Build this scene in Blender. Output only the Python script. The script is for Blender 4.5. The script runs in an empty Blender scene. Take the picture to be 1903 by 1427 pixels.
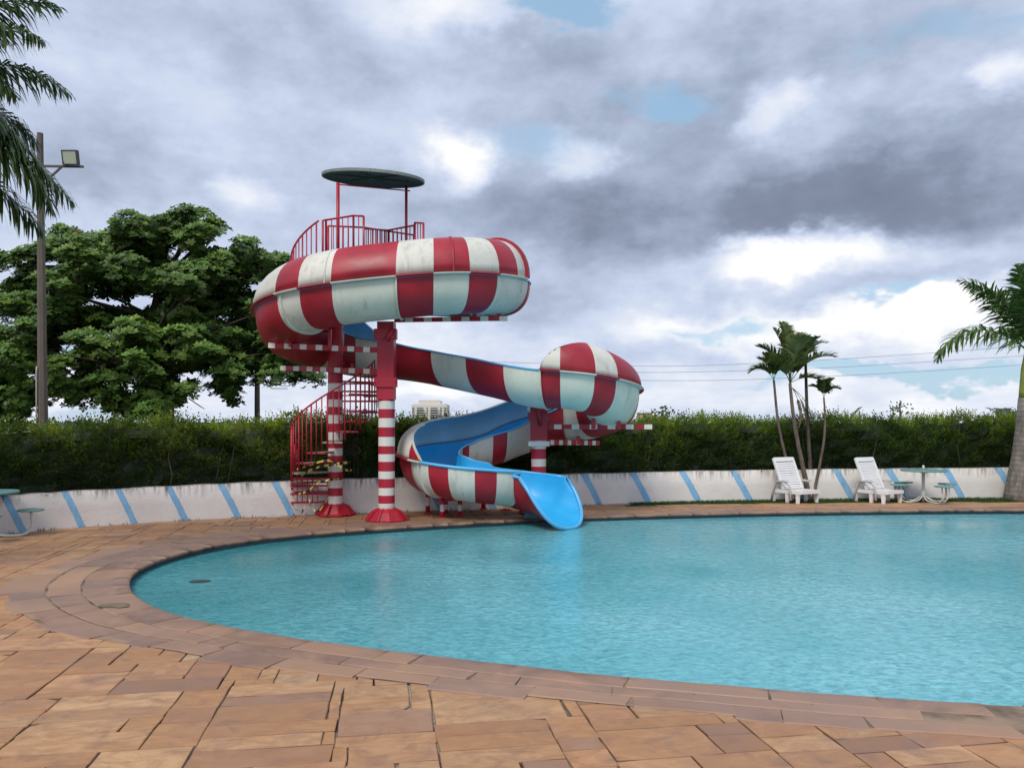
import bpy, math, random
import numpy as np
from math import sin, cos, pi, radians, atan2, sqrt, hypot
random.seed(7); np.random.seed(7)
C = bpy.context.scene.collection
H, F, CX, HC = 785.0, 1430.0, 951.0, 1.65        # horizon row, focal length and centre column in photo pixels, eye height in m

def W(px, py, Y):
    return ((px - CX) / F * Y, Y, HC - (py - H) / F * Y)

# ------------------------------------------------------------------ node helpers
class NT:
    def __init__(s, tree):
        s.t = tree; s.n = tree.nodes; s.l = tree.links
    def node(s, typ, **kw):
        n = s.n.new(typ)
        for k, v in kw.items():
            if k == 'ins':
                for a, b in v.items():
                    if hasattr(b, 'is_linked') or isinstance(b, bpy.types.NodeSocket): s.l.new(b, n.inputs[a])
                    else: n.inputs[a].default_value = b
            else: setattr(n, k, v)
        return n
    def math(s, op, a, b=0.0, c=None, clamp=False):
        n = s.node('ShaderNodeMath', operation=op, use_clamp=clamp)
        for i, v in enumerate((a, b, c)):
            if v is None: continue
            if isinstance(v, bpy.types.NodeSocket): s.l.new(v, n.inputs[i])
            else: n.inputs[i].default_value = v
        return n.outputs[0]
    def vmath(s, op, a, b=(0, 0, 0), c=None):
        n = s.node('ShaderNodeVectorMath', operation=op)
        for i, v in enumerate((a, b, c)):
            if v is None: continue
            if isinstance(v, bpy.types.NodeSocket): s.l.new(v, n.inputs[i])
            else: n.inputs[i].default_value = v
        return n
    def noise(s, vec, scale, detail=4.0, rough=0.55, dist=0.0):
        n = s.node('ShaderNodeTexNoise')
        if vec is not None: s.l.new(vec, n.inputs['Vector'])
        n.inputs['Scale'].default_value = scale; n.inputs['Detail'].default_value = detail
        n.inputs['Roughness'].default_value = rough; n.inputs['Distortion'].default_value = dist
        return n
    def ramp(s, fac, stops, interp='LINEAR'):
        n = s.node('ShaderNodeValToRGB'); cr = n.color_ramp; cr.interpolation = interp
        while len(cr.elements) < len(stops): cr.elements.new(0.5)
        for e, (p, c) in zip(cr.elements, stops):
            e.position = p; e.color = (*c, 1) if len(c) == 3 else c
        s.l.new(fac, n.inputs[0]); return n.outputs[0]
    def mapr(s, v, a, b, c=0.0, d=1.0, interp='LINEAR'):
        n = s.node('ShaderNodeMapRange', interpolation_type=interp); n.clamp = True
        s.l.new(v, n.inputs[0])
        for i, x in enumerate((a, b, c, d)): n.inputs[i + 1].default_value = x
        return n.outputs[0]
    def mix(s, fac, a, b, blend='MIX'):
        n = s.node('ShaderNodeMix', data_type='RGBA', blend_type=blend)
        for i, v in ((0, fac), (6, a), (7, b)):
            if isinstance(v, bpy.types.NodeSocket): s.l.new(v, n.inputs[i])
            elif i == 0: n.inputs[0].default_value = v
            else: n.inputs[i].default_value = (*v, 1) if len(v) == 3 else v
        return n.outputs[2]
    def coord(s, which='Object'):
        return s.node('ShaderNodeTexCoord').outputs[which]
    def mapping(s, vec, scale=(1, 1, 1), loc=(0, 0, 0), rot=(0, 0, 0)):
        n = s.node('ShaderNodeMapping'); s.l.new(vec, n.inputs[0])
        n.inputs['Scale'].default_value = scale; n.inputs['Location'].default_value = loc; n.inputs['Rotation'].default_value = rot
        return n.outputs[0]

def newmat(name):
    m = bpy.data.materials.new(name); m.use_nodes = True
    m.node_tree.nodes.clear(); t = NT(m.node_tree)
    out = t.node('ShaderNodeOutputMaterial'); b = t.node('ShaderNodeBsdfPrincipled')
    t.l.new(b.outputs[0], out.inputs[0])
    return m, t, b, out
def setin(t, b, key, v):
    if isinstance(v, bpy.types.NodeSocket): t.l.new(v, b.inputs[key])
    elif isinstance(v, tuple) and len(v) == 3: b.inputs[key].default_value = (*v, 1)
    else: b.inputs[key].default_value = v
def bump(t, b, h, strength, dist=0.01):
    n = t.node('ShaderNodeBump'); n.inputs['Strength'].default_value = strength; n.inputs['Distance'].default_value = dist
    t.l.new(h, n.inputs['Height']); t.l.new(n.outputs[0], b.inputs['Normal']); return n

def paint(name, col, rough=0.35, dirt=(0.16, 0.14, 0.11), amount=0.35, vary=0.12, scale=1.0, streak=True):
    """weathered paint or gelcoat: soft fading, vertical streaks of grime, specks"""
    m, t, b, o = newmat(name)
    P = t.coord()
    n1 = t.noise(P, 1.7 * scale, 5, .6)
    n2 = t.noise(t.mapping(P, (9, 9, 1.2)), 1.0 * scale, 5, .65)
    n3 = t.noise(P, 42 * scale, 3, .6)
    c = t.mix(t.mapr(n1.outputs[0], .3, .7), tuple(x * (1 - vary) for x in col), tuple(min(1, x * (1 + vary)) for x in col))
    g = t.math('MULTIPLY', t.mapr(n2.outputs[0], .52, .78), t.mapr(n1.outputs[0], .35, .65))
    g = t.math('ADD', t.math('MULTIPLY', g, amount), t.math('MULTIPLY', t.mapr(n3.outputs[0], .62, .75), amount * .6), clamp=True)
    c = t.mix(g, c, dirt)
    setin(t, b, 'Base Color', c)
    setin(t, b, 'Roughness', t.mapr(n1.outputs[0], .3, .7, rough - .07, rough + .15))
    bump(t, b, n3.outputs[0], .15, .002)
    return m

M = {}
M['red'] = paint('red_gelcoat', (0.36, 0.012, 0.028), .42, (0.13, 0.035, 0.035), .6, .3)
M['white'] = paint('white_gelcoat', (0.64, 0.63, 0.56), .48, (0.20, 0.18, 0.14), .9, .13)
M['mint'] = paint('pale_mint_gelcoat', (0.66, 0.70, 0.61), .4, (0.22, 0.22, 0.18), .5, .10)
M['blue'] = paint('blue_trough_gelcoat', (0.03, 0.42, 0.80), .34, (0.05, 0.32, 0.55), .35, .10)
M['bluerim'] = paint('light_blue_rim', (0.10, 0.45, 0.78), .3, (0.1, 0.3, 0.45), .3, .08)
M['hoodblue'] = paint('faded_blue_hood_lining', (0.40, 0.62, 0.68), .5, (0.22, 0.36, 0.42), .5, .12)
M['redpaint'] = paint('red_steel_paint', (0.42, 0.014, 0.035), .38, (0.12, 0.04, 0.03), .4, .18)
M['whitepaint'] = paint('white_steel_paint', (0.74, 0.70, 0.64), .4, (0.3, 0.25, 0.2), .3, .06)
M['grimwhite'] = paint('grimy_white_paint', (0.52, 0.47, 0.38), .55, (0.14, 0.10, 0.07), .8, .2)
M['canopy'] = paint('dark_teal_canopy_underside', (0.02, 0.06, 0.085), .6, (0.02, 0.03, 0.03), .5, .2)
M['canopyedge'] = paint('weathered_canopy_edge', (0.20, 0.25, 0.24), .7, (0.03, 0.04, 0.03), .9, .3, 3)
M['yellow'] = paint('yellow_edge', (0.75, 0.45, 0.02), .5)
M['steelgrey'] = paint('grey_tread_plate', (0.32, 0.29, 0.25), .55, (0.12, 0.07, 0.04), .8, .2, 2)
M['plastic'] = paint('white_moulded_plastic', (0.82, 0.81, 0.80), .35, (0.45, 0.42, 0.38), .25, .03)
M['plasticgrey'] = paint('grey_plastic', (0.50, 0.48, 0.47), .45, (0.25, 0.22, 0.2), .4, .05)  # darker grey plastic, used on the armrests
M['seagreen'] = paint('sea_green_table_paint', (0.15, 0.32, 0.30), .45, (0.08, 0.1, 0.09), .6, .15)
M['tubewhite'] = paint('white_tube_paint', (0.62, 0.63, 0.58), .45, (0.2, 0.15, 0.1), .7, .1, 2)
M['conc'] = paint('weathered_concrete_pole', (0.13, 0.105, 0.085), .85, (0.05, 0.04, 0.035), .6, .25, 1.2)
M['blueconc'] = paint('faded_blue_concrete', (0.10, 0.20, 0.28), .8, (0.08, 0.08, 0.08), .7, .2)
M['galv'] = paint('galvanised_conduit', (0.45, 0.43, 0.40), .5, (0.2, 0.15, 0.1), .5, .1)
M['blackmetal'] = paint('dark_lamp_housing', (0.05, 0.05, 0.06), .5, (0.1, 0.1, 0.1), .3, .1)
M['wire'] = paint('grey_cable', (0.22, 0.23, 0.26), .6)
M['tapeY'] = paint('yellow_barrier_tape', (0.60, 0.50, 0.10), .4, (0.2, 0.16, 0.05), .4)
M['tapeB'] = paint('black_barrier_tape', (0.02, 0.02, 0.02), .4)
m, t, b, o = newmat('floodlight_glass'); setin(t, b, 'Base Color', (.45, .50, .38)); setin(t, b, 'Roughness', .12); M['lampglass'] = m

def leafmat(name, transl=.25, rough=.5, spec=.35):
    m, t, b, o = newmat(name)
    a = t.node('ShaderNodeAttribute', attribute_name='Col')
    n = t.noise(t.coord(), 9, 3)
    c = t.mix(t.mapr(n.outputs[0], .3, .7, 0, 1), (0.75, .75, .75), (1.2, 1.2, 1.1))
    c = t.mix(1.0, a.outputs['Color'], c, 'MULTIPLY')
    setin(t, b, 'Base Color', c); setin(t, b, 'Roughness', rough); b.inputs['Specular IOR Level'].default_value = spec
    tr = t.node('ShaderNodeBsdfTranslucent'); t.l.new(c, tr.inputs[0])
    mx = t.node('ShaderNodeMixShader'); mx.inputs[0].default_value = transl
    t.l.new(b.outputs[0], mx.inputs[1]); t.l.new(tr.outputs[0], mx.inputs[2]); t.l.new(mx.outputs[0], o.inputs[0])
    return m
M['leaf'] = leafmat('tree_leaf'); M['hedge'] = leafmat('hedge_leaf', .3, .45, .4); M['palm'] = leafmat('palm_leaf', .2, .38, .5); M['grass'] = leafmat('grass_blade', .3, .7, .2)

def bark(name, c1, c2, ring=0.0, sc=8):
    m, t, b, o = newmat(name); P = t.coord()
    n1 = t.noise(t.mapping(P, (1, 1, .35)), sc, 6, .65); n2 = t.noise(P, sc * 5, 3)
    f = t.mapr(n1.outputs[0], .32, .68)
    if ring:
        w = t.node('ShaderNodeTexWave', bands_direction='Z'); t.l.new(P, w.inputs[0])
        w.inputs['Scale'].default_value = ring; w.inputs['Distortion'].default_value = 2.5; w.inputs['Detail'].default_value = 3
        f = t.math('MULTIPLY', f, t.mapr(w.outputs[1], 0, 1, .55, 1))
    setin(t, b, 'Base Color', t.mix(f, c1, c2)); setin(t, b, 'Roughness', .9)
    bump(t, b, t.math('ADD', f, n2.outputs[0]), .5, .02); return m
M['bark'] = bark('dark_tree_bark', (.028, .02, .015), (.09, .07, .05))
M['palmbark'] = bark('grey_ringed_palm_bark', (.12, .105, .09), (.34, .30, .26), 3.0, 9)
M['thinbark'] = bark('thin_palm_stem', (.07, .05, .038), (.24, .19, .14), 6.0, 14)
M['darkstem'] = bark('dark_hedge_stem', (.02, .016, .012), (.10, .08, .06))
M['shaft'] = bark('green_crownshaft', (.20, .26, .05), (.36, .38, .07), 0, 3)
M['soil'] = bark('planter_soil', (.03, .022, .016), (.08, .06, .045))

# ------------------------------------------------------------------ mesh builder
class MB:
    def __init__(s):
        s.v = []; s.f = []; s.mi = []; s.sm = []; s.col = []; s.uv = None
    def face(s, idx, mi=0, smooth=False, col=(1, 1, 1)):
        s.f.append(tuple(idx)); s.mi.append(mi); s.sm.append(smooth); s.col.append(col)
    def quad(s, a, b, c, d, mi=0, col=(1, 1, 1), smooth=False):
        n = len(s.v); s.v += [a, b, c, d]; s.face((n, n + 1, n + 2, n + 3), mi, smooth, col)
    def tri(s, a, b, c, mi=0, col=(1, 1, 1)):
        n = len(s.v); s.v += [a, b, c]; s.face((n, n + 1, n + 2), mi, False, col)
    def box(s, x0, x1, y0, y1, z0, z1, mi=0, fr=None, col=(1, 1, 1), bev=0):
        """box in a local frame fr = (origin, X, Y, Z) with chamfered vertical and top edges"""
        o = np.array((0, 0, 0)) if fr is None else np.array(fr[0]); A = np.eye(3) if fr is None else np.array(fr[1:4], float)
        n = len(s.v)
        for z in (z0, z1):
            for x, y in ((x0, y0), (x1, y0), (x1, y1), (x0, y1)):
                s.v.append(tuple(o + A[0] * x + A[1] * y + A[2] * z))
        for f in ((3, 2, 1, 0), (4, 5, 6, 7), (0, 1, 5, 4), (1, 2, 6, 5), (2, 3, 7, 6), (3, 0, 4, 7)):
            s.face([n + i for i in f], mi, False, col)
    def tube(s, pts, r, n=8, mi=0, caps=True, smooth=True, col=(1, 1, 1), up=None):
        pts = [np.array(p, float) for p in pts]; k = len(pts)
        rs = r if isinstance(r, (list, tuple)) else [r] * k
        T = []
        for i in range(k):
            a = pts[max(0, i - 1)]; b_ = pts[min(k - 1, i + 1)]; d = b_ - a; T.append(d / (np.linalg.norm(d) + 1e-9))
        ref = np.array((0, 0, 1.)) if abs(T[0][2]) < .9 else np.array((1., 0, 0))
        U = np.cross(T[0], ref); U /= np.linalg.norm(U)
        base = len(s.v)
        for i in range(k):
            U = U - T[i] * np.dot(U, T[i]); U /= (np.linalg.norm(U) + 1e-9); V = np.cross(T[i], U)
            for j in range(n):
                a = 2 * pi * j / n; s.v.append(tuple(pts[i] + rs[i] * (cos(a) * U + sin(a) * V)))
        for i in range(k - 1):
            m_ = mi[i] if isinstance(mi, list) else mi
            for j in range(n):
                a = base + i * n + j; b_ = base + i * n + (j + 1) % n
                s.face((a, b_, b_ + n, a + n), m_, smooth, col)
        if caps:
            m0 = mi[0] if isinstance(mi, list) else mi; m1 = mi[-1] if isinstance(mi, list) else mi
            s.face([base + j for j in range(n)][::-1], m0, False, col); s.face([base + (k - 1) * n + j for j in range(n)], m1, False, col)
    def bar(s, a, b, w, h, mi=0, col=(1, 1, 1)):
        a = np.array(a, float); b = np.array(b, float); X = b - a; L = np.linalg.norm(X); X = X / L
        Z = np.array((0, 0, 1.)) if abs(X[2]) < .95 else np.array((0, 1., 0)); Y = np.cross(Z, X); Y /= np.linalg.norm(Y); Z = np.cross(X, Y)
        s.box(0, L, -w / 2, w / 2, -h / 2, h / 2, mi, (a, X, Y, Z), col)
    def lathe(s, o, prof, n=24, mi=0, smooth=True, sq=1.0, col=(1, 1, 1)):
        base = len(s.v)
        for r, z in prof:
            for j in range(n):
                a = 2 * pi * j / n; s.v.append((o[0] + r * cos(a), o[1] + r * sq * sin(a), o[2] + z))
        for i in range(len(prof) - 1):
            m_ = mi[i] if isinstance(mi, list) else mi
            for j in range(n):
                a = base + i * n + j; b_ = base + i * n + (j + 1) % n
                s.face((a, b_, b_ + n, a + n), m_, smooth, col)
        s.face([base + j for j in range(n)][::-1], mi[0] if isinstance(mi, list) else mi, False, col)
        s.face([base + (len(prof) - 1) * n + j for j in range(n)], mi[-1] if isinstance(mi, list) else mi, False, col)
    def build(s, name, mats, parent=None, usecol=False, loc=None):
        me = bpy.data.meshes.new(name); me.from_pydata([tuple(map(float, v)) for v in s.v], [], s.f)
        mats = mats if isinstance(mats, (list, tuple)) else [mats]
        for m_ in mats: me.materials.append(M[m_] if isinstance(m_, str) else m_)
        me.polygons.foreach_set('material_index', s.mi); me.polygons.foreach_set('use_smooth', s.sm)
        if usecol:
            ca = me.color_attributes.new('Col', 'FLOAT_COLOR', 'CORNER'); arr = []
            for f, c in zip(s.f, s.col): arr += [c[0], c[1], c[2], 1.0] * len(f)
            ca.data.foreach_set('color', arr)
        if s.uv is not None:
            ul = me.uv_layers.new(name='UVMap'); arr = []
            for f in s.f:
                for i in f: arr += list(s.uv[i])
            ul.data.foreach_set('uv', arr)
        me.update()
        ob = bpy.data.objects.new(name, me); C.objects.link(ob)
        if parent is not None: ob.parent = parent; 
        if parent is not None and parent.type == 'EMPTY' and loc is None and parent.get('_world'):
            ob.location = tuple(-x for x in parent.location)
        if loc is not None: ob.location = loc
        return ob

def _split(s, name, mats, parent=None, world_sub=False):
    """every connected piece becomes an object of its own"""
    par = list(range(len(s.v)))
    def find(a):
        while par[a] != a: par[a] = par[par[a]]; a = par[a]
        return a
    for f in s.f:
        r0 = find(f[0])
        for i in f[1:]: par[find(i)] = r0
    groups = {}
    for k, f in enumerate(s.f): groups.setdefault(find(f[0]), []).append(k)
    res = []
    for ks in groups.values():
        m_ = MB(); mp = {}
        for k in ks:
            idx = []
            for i in s.f[k]:
                if i not in mp: mp[i] = len(m_.v); m_.v.append(s.v[i])
                idx.append(mp[i])
            m_.face(idx, s.mi[k], s.sm[k], s.col[k])
        if world_sub: ob = m_.build(name, mats); ob.parent = parent
        else: ob = m_.build(name, mats, parent)
        res.append(ob)
    return res
MB.split = _split
def tag(o, label=None, cat=None, group=None, kind=None):
    if label: o['label'] = label
    if cat: o['category'] = cat
    if group: o['group'] = group
    if kind: o['kind'] = kind
    return o
def thing(name, label, cat, loc=(0, 0, 0), group=None, rz=0, world=True):
    """an Empty at the base of a thing; with world=True its parts are written in world coordinates"""
    o = bpy.data.objects.new(name, None); C.objects.link(o); o.location = loc; o.rotation_euler = (0, 0, rz); o.empty_display_size = .2
    tag(o, label, cat, group)
    if world: o['_world'] = 1
    return o
def sub(name, mb, mats, parent, usecol=False):      # a sub-part: parent mesh already carries the offset
    ob = mb.build(name, mats, None, usecol); ob.parent = parent
    return ob

def crspline(P, n=12, closed=False):
    P = [np.array(p, float) for p in P]
    Q = ([P[-1]] + P + [P[0], P[1]]) if closed else ([2 * P[0] - P[1]] + P + [2 * P[-1] - P[-2]])
    out = []
    for i in range(1, len(Q) - 2):
        p0, p1, p2, p3 = Q[i - 1:i + 3]
        t0 = 0; t1 = t0 + np.linalg.norm(p1 - p0)**.5; t2 = t1 + np.linalg.norm(p2 - p1)**.5; t3 = t2 + np.linalg.norm(p3 - p2)**.5
        for k in range(n):
            t = t1 + (t2 - t1) * k / n
            A1 = (t1 - t) / (t1 - t0) * p0 + (t - t0) / (t1 - t0) * p1; A2 = (t2 - t) / (t2 - t1) * p1 + (t - t1) / (t2 - t1) * p2; A3 = (t3 - t) / (t3 - t2) * p2 + (t - t2) / (t3 - t2) * p3
            B1 = (t2 - t) / (t2 - t0) * A1 + (t - t0) / (t2 - t0) * A2; B2 = (t3 - t) / (t3 - t1) * A2 + (t - t1) / (t3 - t1) * A3
            out.append((t2 - t) / (t2 - t1) * B1 + (t - t1) / (t2 - t1) * B2)
    if not closed: out.append(Q[-2])
    return np.array(out)

# ------------------------------------------------------------------ camera
cam = bpy.data.cameras.new('camera'); co = bpy.data.objects.new('camera', cam); C.objects.link(co)
co.location = (0, 0, HC); co.rotation_euler = (pi / 2, 0, 0)
cam.sensor_width = 36; cam.lens = 36 * F / 1903; cam.shift_x = (951.5 - CX) / 1903; cam.shift_y = (H - 713.5) / 1903
cam.clip_end = 6000; cam.clip_start = .05
bpy.context.scene.camera = co

# ------------------------------------------------------------------ world: clear sky behind a broken cloud deck
sc = bpy.context.scene
SUN_EL, SUN_AZ = radians(50), radians(205)      # sun behind and to the left of the viewer; azimuth clockwise from +Y
wd = bpy.data.worlds.new('World'); sc.world = wd; wd.use_nodes = True; wd.node_tree.nodes.clear()
t = NT(wd.node_tree)
out = t.node('ShaderNodeOutputWorld'); bg = t.node('ShaderNodeBackground'); t.l.new(bg.outputs[0], out.inputs[0]); bg.inputs[1].default_value = 0.1
sky = t.node('ShaderNodeTexSky', sky_type='NISHITA'); sky.sun_disc = False; sky.sun_elevation = SUN_EL; sky.sun_rotation = SUN_AZ; sky.air_density = 1.0
D = t.node('ShaderNodeTexCoord').outputs['Generated']
sp = t.node('ShaderNodeSeparateXYZ'); t.l.new(D, sp.inputs[0]); X, Y, Z = sp.outputs
az = t.math('ARCTAN2', X, Y); el = t.math('ARCSINE', Z)
# cloud-deck coordinates: the direction carried up to a flat layer, so clouds shrink and flatten towards the horizon
zz = t.math('ADD', t.math('MAXIMUM', Z, 0.0), 0.10)
cb = t.node('ShaderNodeCombineXYZ'); t.l.new(t.math('DIVIDE', X, zz), cb.inputs[0]); t.l.new(t.math('DIVIDE', Y, zz), cb.inputs[1])
deck = cb.outputs[0]
n1 = t.noise(deck, 1.0, 7, .5, .0); n2 = t.noise(t.mapping(deck, (1, 1, 1), (7.3, 2.1, 0)), 3.1, 6, .55, .0)
n4 = t.noise(t.mapping(D, (1, 1, 1.7)), 7.0, 9, .58, .0)
wv = t.noise(t.mapping(D, (1, 1, 1.6)), 5.0, 5, .6)
cb2 = t.node('ShaderNodeCombineXYZ'); t.l.new(az, cb2.inputs[0]); t.l.new(el, cb2.inputs[1])
warp = t.vmath('MULTIPLY_ADD', t.vmath('SUBTRACT', wv.outputs['Color'], (.5, .5, .5)).outputs[0], (.26, .15, 0), cb2.outputs[0]).outputs[0]
def blob(px, py, rx, ry, w):
    a = math.atan((px - CX) / F); e = math.atan((H - py) / F * cos(a)); ra = rx / F * cos(a)**2; re = ry / F * cos(a)
    v = t.vmath('MULTIPLY_ADD', warp, (1 / ra, 1 / re, 0), (-a / ra, -e / re, 0)).outputs[0]
    L = t.vmath('LENGTH', v).outputs['Value']
    return t.mapr(L, 0, 1.75, w, 0, 'SMOOTHERSTEP')
def total(lst):
    s = None
    for q in lst:
        g = blob(*q); s = g if s is None else t.math('ADD', s, g)
    return s
CL = [(430, 250, 520, 230, -.06), (300, 330, 260, 60, -.10), (560, 120, 240, 70, -.07), (1120, 190, 330, 160, -.17), (1000, 60, 200, 60, -.06), (1350, 395, 420, 70, -.34), (1750, 330, 300, 110, -.30), (1560, 90, 240, 100, -.10),
      (1800, 430, 260, 60, -.14), (980, 420, 170, 80, -.15), (1330, 240, 220, 90, -.12), (1240, 500, 260, 40, -.06), (1700, 540, 260, 26, -.14), (1010, 575, 200, 36, -.12), (1280, 640, 120, 26, -.12),
      (845, 312, 78, 56, .42), (1470, 185, 60, 45, .30), (1470, 480, 190, 34, .50), (440, 365, 60, 36, .24), (1095, 292, 60, 32, .28), (880, 25, 190, 30, .22), (1885, 140, 60, 36, .26),
      (1260, 580, 170, 26, .24), (1560, 600, 300, 36, .28), (60, 730, 170, 46, .30), (1700, 730, 300, 40, .14), (900, 740, 500, 22, .12), (120, 380, 120, 40, .07), (1780, 590, 200, 36, .14), (760, 660, 160, 40, .14), (1640, 640, 160, 20, .14), (60, 60, 120, 120, .06), (1300, 690, 900, 90, .09), (700, 720, 400, 60, .08)]
val = t.math('ADD', total(CL), .62)
val = t.math('ADD', val, t.math('MULTIPLY', t.math('SUBTRACT', n1.outputs[0], .5), .20))
val = t.math('ADD', val, t.math('MULTIPLY', t.math('SUBTRACT', n2.outputs[0], .5), .10))
val = t.math('ADD', val, t.math('MULTIPLY', t.math('SUBTRACT', n4.outputs[0], .5), .62))
n5 = t.noise(t.mapping(D, (1, 1, 1.8), (3, 1, 2)), 19, 6, .62, .0)
val = t.math('ADD', val, t.math('MULTIPLY', t.math('SUBTRACT', n5.outputs[0], .5), .16))
cloud = t.ramp(val, [(0.0, (.16, .19, .27)), (.22, (.21, .25, .345)), (.42, (.345, .41, .54)), (.62, (.535, .61, .77)), (.80, (.72, .76, .85)), (1.0, (.98, .97, .95))])
GP = [(1060, 12, 110, 32, 1.0), (1250, 168, 110, 30, .62), (1760, 45, 220, 50, .62), (1020, 280, 130, 44, .36), (1640, 697, 260, 15, 1.05), (1330, 590, 90, 18, .62), (60, 645, 110, 22, .75), (1640, 560, 90, 14, .5), (1830, 650, 90, 20, .45), (100, 775, 200, 16, .5), (700, 600, 90, 20, .4)]
gap = t.math('ADD', total(GP), t.math('MULTIPLY', t.math('SUBTRACT', n4.outputs[0], .5), 1.3))
gap = t.mapr(gap, .16, .75, 0, .9, 'SMOOTHSTEP')
cl10 = t.vmath('SCALE', cloud); cl10.inputs[3].default_value = 11.2
skc = t.vmath('MULTIPLY', sky.outputs[0], (.95, 1.0, 1.0)).outputs[0]
skc = t.mix(.6, skc, (4.2, 6.9, 9.6))
below = t.mapr(Z, -.08, -.01, 0, 1)
c = t.mix(gap, cl10.outputs[0], skc)
c = t.mix(below, (2.2, 2.3, 2.2), c)
t.l.new(c, bg.inputs[0])
sun = bpy.data.lights.new('sun', 'SUN'); sun.energy = 2.3; sun.angle = radians(22); sun.color = (1, .93, .83)
so = bpy.data.objects.new('sun', sun); C.objects.link(so)
d = np.array((sin(SUN_AZ) * cos(SUN_EL), cos(SUN_AZ) * cos(SUN_EL), sin(SUN_EL)))   # towards the sun
import mathutils
so.rotation_euler = mathutils.Vector(tuple(d)).to_track_quat('Z', 'Y').to_euler(); so.location = tuple(d * 30)
sc.view_settings.view_transform = 'Standard'; sc.view_settings.look = 'None'; sc.view_settings.exposure = 0; sc.view_settings.gamma = 1
sc.render.engine = 'CYCLES'; sc.cycles.use_denoising = True; sc.cycles.max_bounces = 8; sc.cycles.transparent_max_bounces = 8
try: sc.cycles.denoiser = 'OPENIMAGEDENOISE'
except Exception: pass

# ------------------------------------------------------------------ pool outline, wall line
near = [(2.98, 4.477), (2.395, 4.573), (1.80, 4.70), (1.187, 4.865), (.66, 5.0), (.03, 5.22), (-.574, 5.437), (-1.24, 5.70), (-1.79, 5.943), (-2.424, 6.29), (-3.08, 6.76), (-3.58, 7.305), (-3.90, 7.80), (-4.17, 8.45), (-4.27, 9.15), (-4.18, 9.87), (-3.91, 10.53), (-3.45, 11.12), (-2.55, 11.78), (-1.31, 12.42), (.31, 13.12), (1.41, 13.50), (3.41, 13.96), (5.49, 14.3), (9.7, 14.60), (13, 14.3), (15.6, 12.6), (16.6, 10), (15.8, 7.4), (13.5, 5.5), (10, 4.5), (6, 4.25)]
POOL = crspline(near, 9, True); NP_ = len(POOL)
PC = np.array((5.5, 9.4))
def normals(P):
    d = np.roll(P, -1, 0) - np.roll(P, 1, 0); d /= np.linalg.norm(d, axis=1)[:, None]
    n = np.stack([-d[:, 1], d[:, 0]], 1)
    if np.dot(n[0], P[0] - PC) < 0: n = -n
    return n
PN = normals(POOL)
PLEN = np.r_[0, np.cumsum(np.linalg.norm(np.diff(np.vstack([POOL, POOL[:1]]), axis=0), axis=1))]
def cw(p): return float(np.interp(p[0], [-4.0, -2.2, 1.0], [1.5, .95, .72]))
def poolpt(s, off):
    s = s % PLEN[-1]; i = int(np.searchsorted(PLEN, s, side='right') - 1) % NP_; j = (i + 1) % NP_
    f = (s - PLEN[i]) / (PLEN[i + 1] - PLEN[i] + 1e-9)
    p = POOL[i] * (1 - f) + POOL[j] * f; n = PN[i] * (1 - f) + PN[j] * f; n = n / np.linalg.norm(n)
    return p + n * (off * cw(p) if off > .05 else off)
def pool_dist(x, y):
    """signed distance, positive outside"""
    dd = POOL - np.array((x, y)); k = int(np.argmin((dd**2).sum(1)))
    return float(-np.dot(dd[k], PN[k]))

wallpx = [(-700, 1090), (-420, 1045), (-200, 1017), (0, 994), (120, 982), (330, 968), (480, 960.5), (640, 954.5), (760, 950), (930, 945), (1110, 937.5), (1300, 931.5), (1500, 928), (1800, 925.5), (2100, 924), (2500, 922)]
WL = crspline([((px - CX) / F * (HC * F / (py - H)), HC * F / (py - H)) for px, py in wallpx], 10)
WLs = np.r_[0, np.cumsum(np.linalg.norm(np.diff(WL, axis=0), axis=1))]
WLn = np.gradient(WL, axis=0); WLn /= np.linalg.norm(WLn, axis=1)[:, None]; WLn = np.stack([-WLn[:, 1], WLn[:, 0]], 1)     # points behind the wall
def wall_y(x): return float(np.interp(x, WL[:, 0], WL[:, 1]))
def wall_top(x): return float(np.interp(x, [-8, -5.6, -3, 1.7, 6, 10, 13], [.565, .586, .63, .625, .64, .66, .66]))

# ------------------------------------------------------------------ ground, water
def ring_poly(P, Q, z1, z2, mb, mi=0):
    n = len(P); b0 = len(mb.v)
    for p in P: mb.v.append((p[0], p[1], z1))
    for q in Q: mb.v.append((q[0], q[1], z2))
    for i in range(n):
        j = (i + 1) % n; mb.face((b0 + i, b0 + j, b0 + n + j, b0 + n + i), mi)
def ray_to(poly, c, p):
    d = p - c; d = d / np.linalg.norm(d); best = 1e9
    n = len(poly)
    for i in range(n):
        a = poly[i]; b_ = poly[(i + 1) % n]; e = b_ - a
        den = d[0] * e[1] - d[1] * e[0]
        if abs(den) < 1e-9: continue
        w = a - c; tt = (w[0] * e[1] - w[1] * e[0]) / den; u = (w[0] * d[1] - w[1] * d[0]) / den
        if tt > 0 and -1e-6 <= u <= 1 + 1e-6: best = min(best, tt)
    return c + d * best
def deck_back(x):       # where the paving stops: at the wall on the left, at a strip of grass on the right
    return min(wall_y(x) + .05, float(np.interp(x, [-9, 1.2, 2.4, 4, 6, 9, 14], [99, 99, 15.30, 15.62, 15.80, 15.95, 16.02])))
xs = np.linspace(-9.5, 17.5, 90)
outer = [np.array((x, deck_back(x))) for x in xs] + [np.array((19.5, 10.)), np.array((18, -3.)), np.array((-10.5, -3.)), np.array((-10.5, 7.))]
m, t, b, o = newmat('mortar'); n = t.noise(t.coord(), 30, 4); n2 = t.noise(t.coord(), 2.2, 4)
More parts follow.
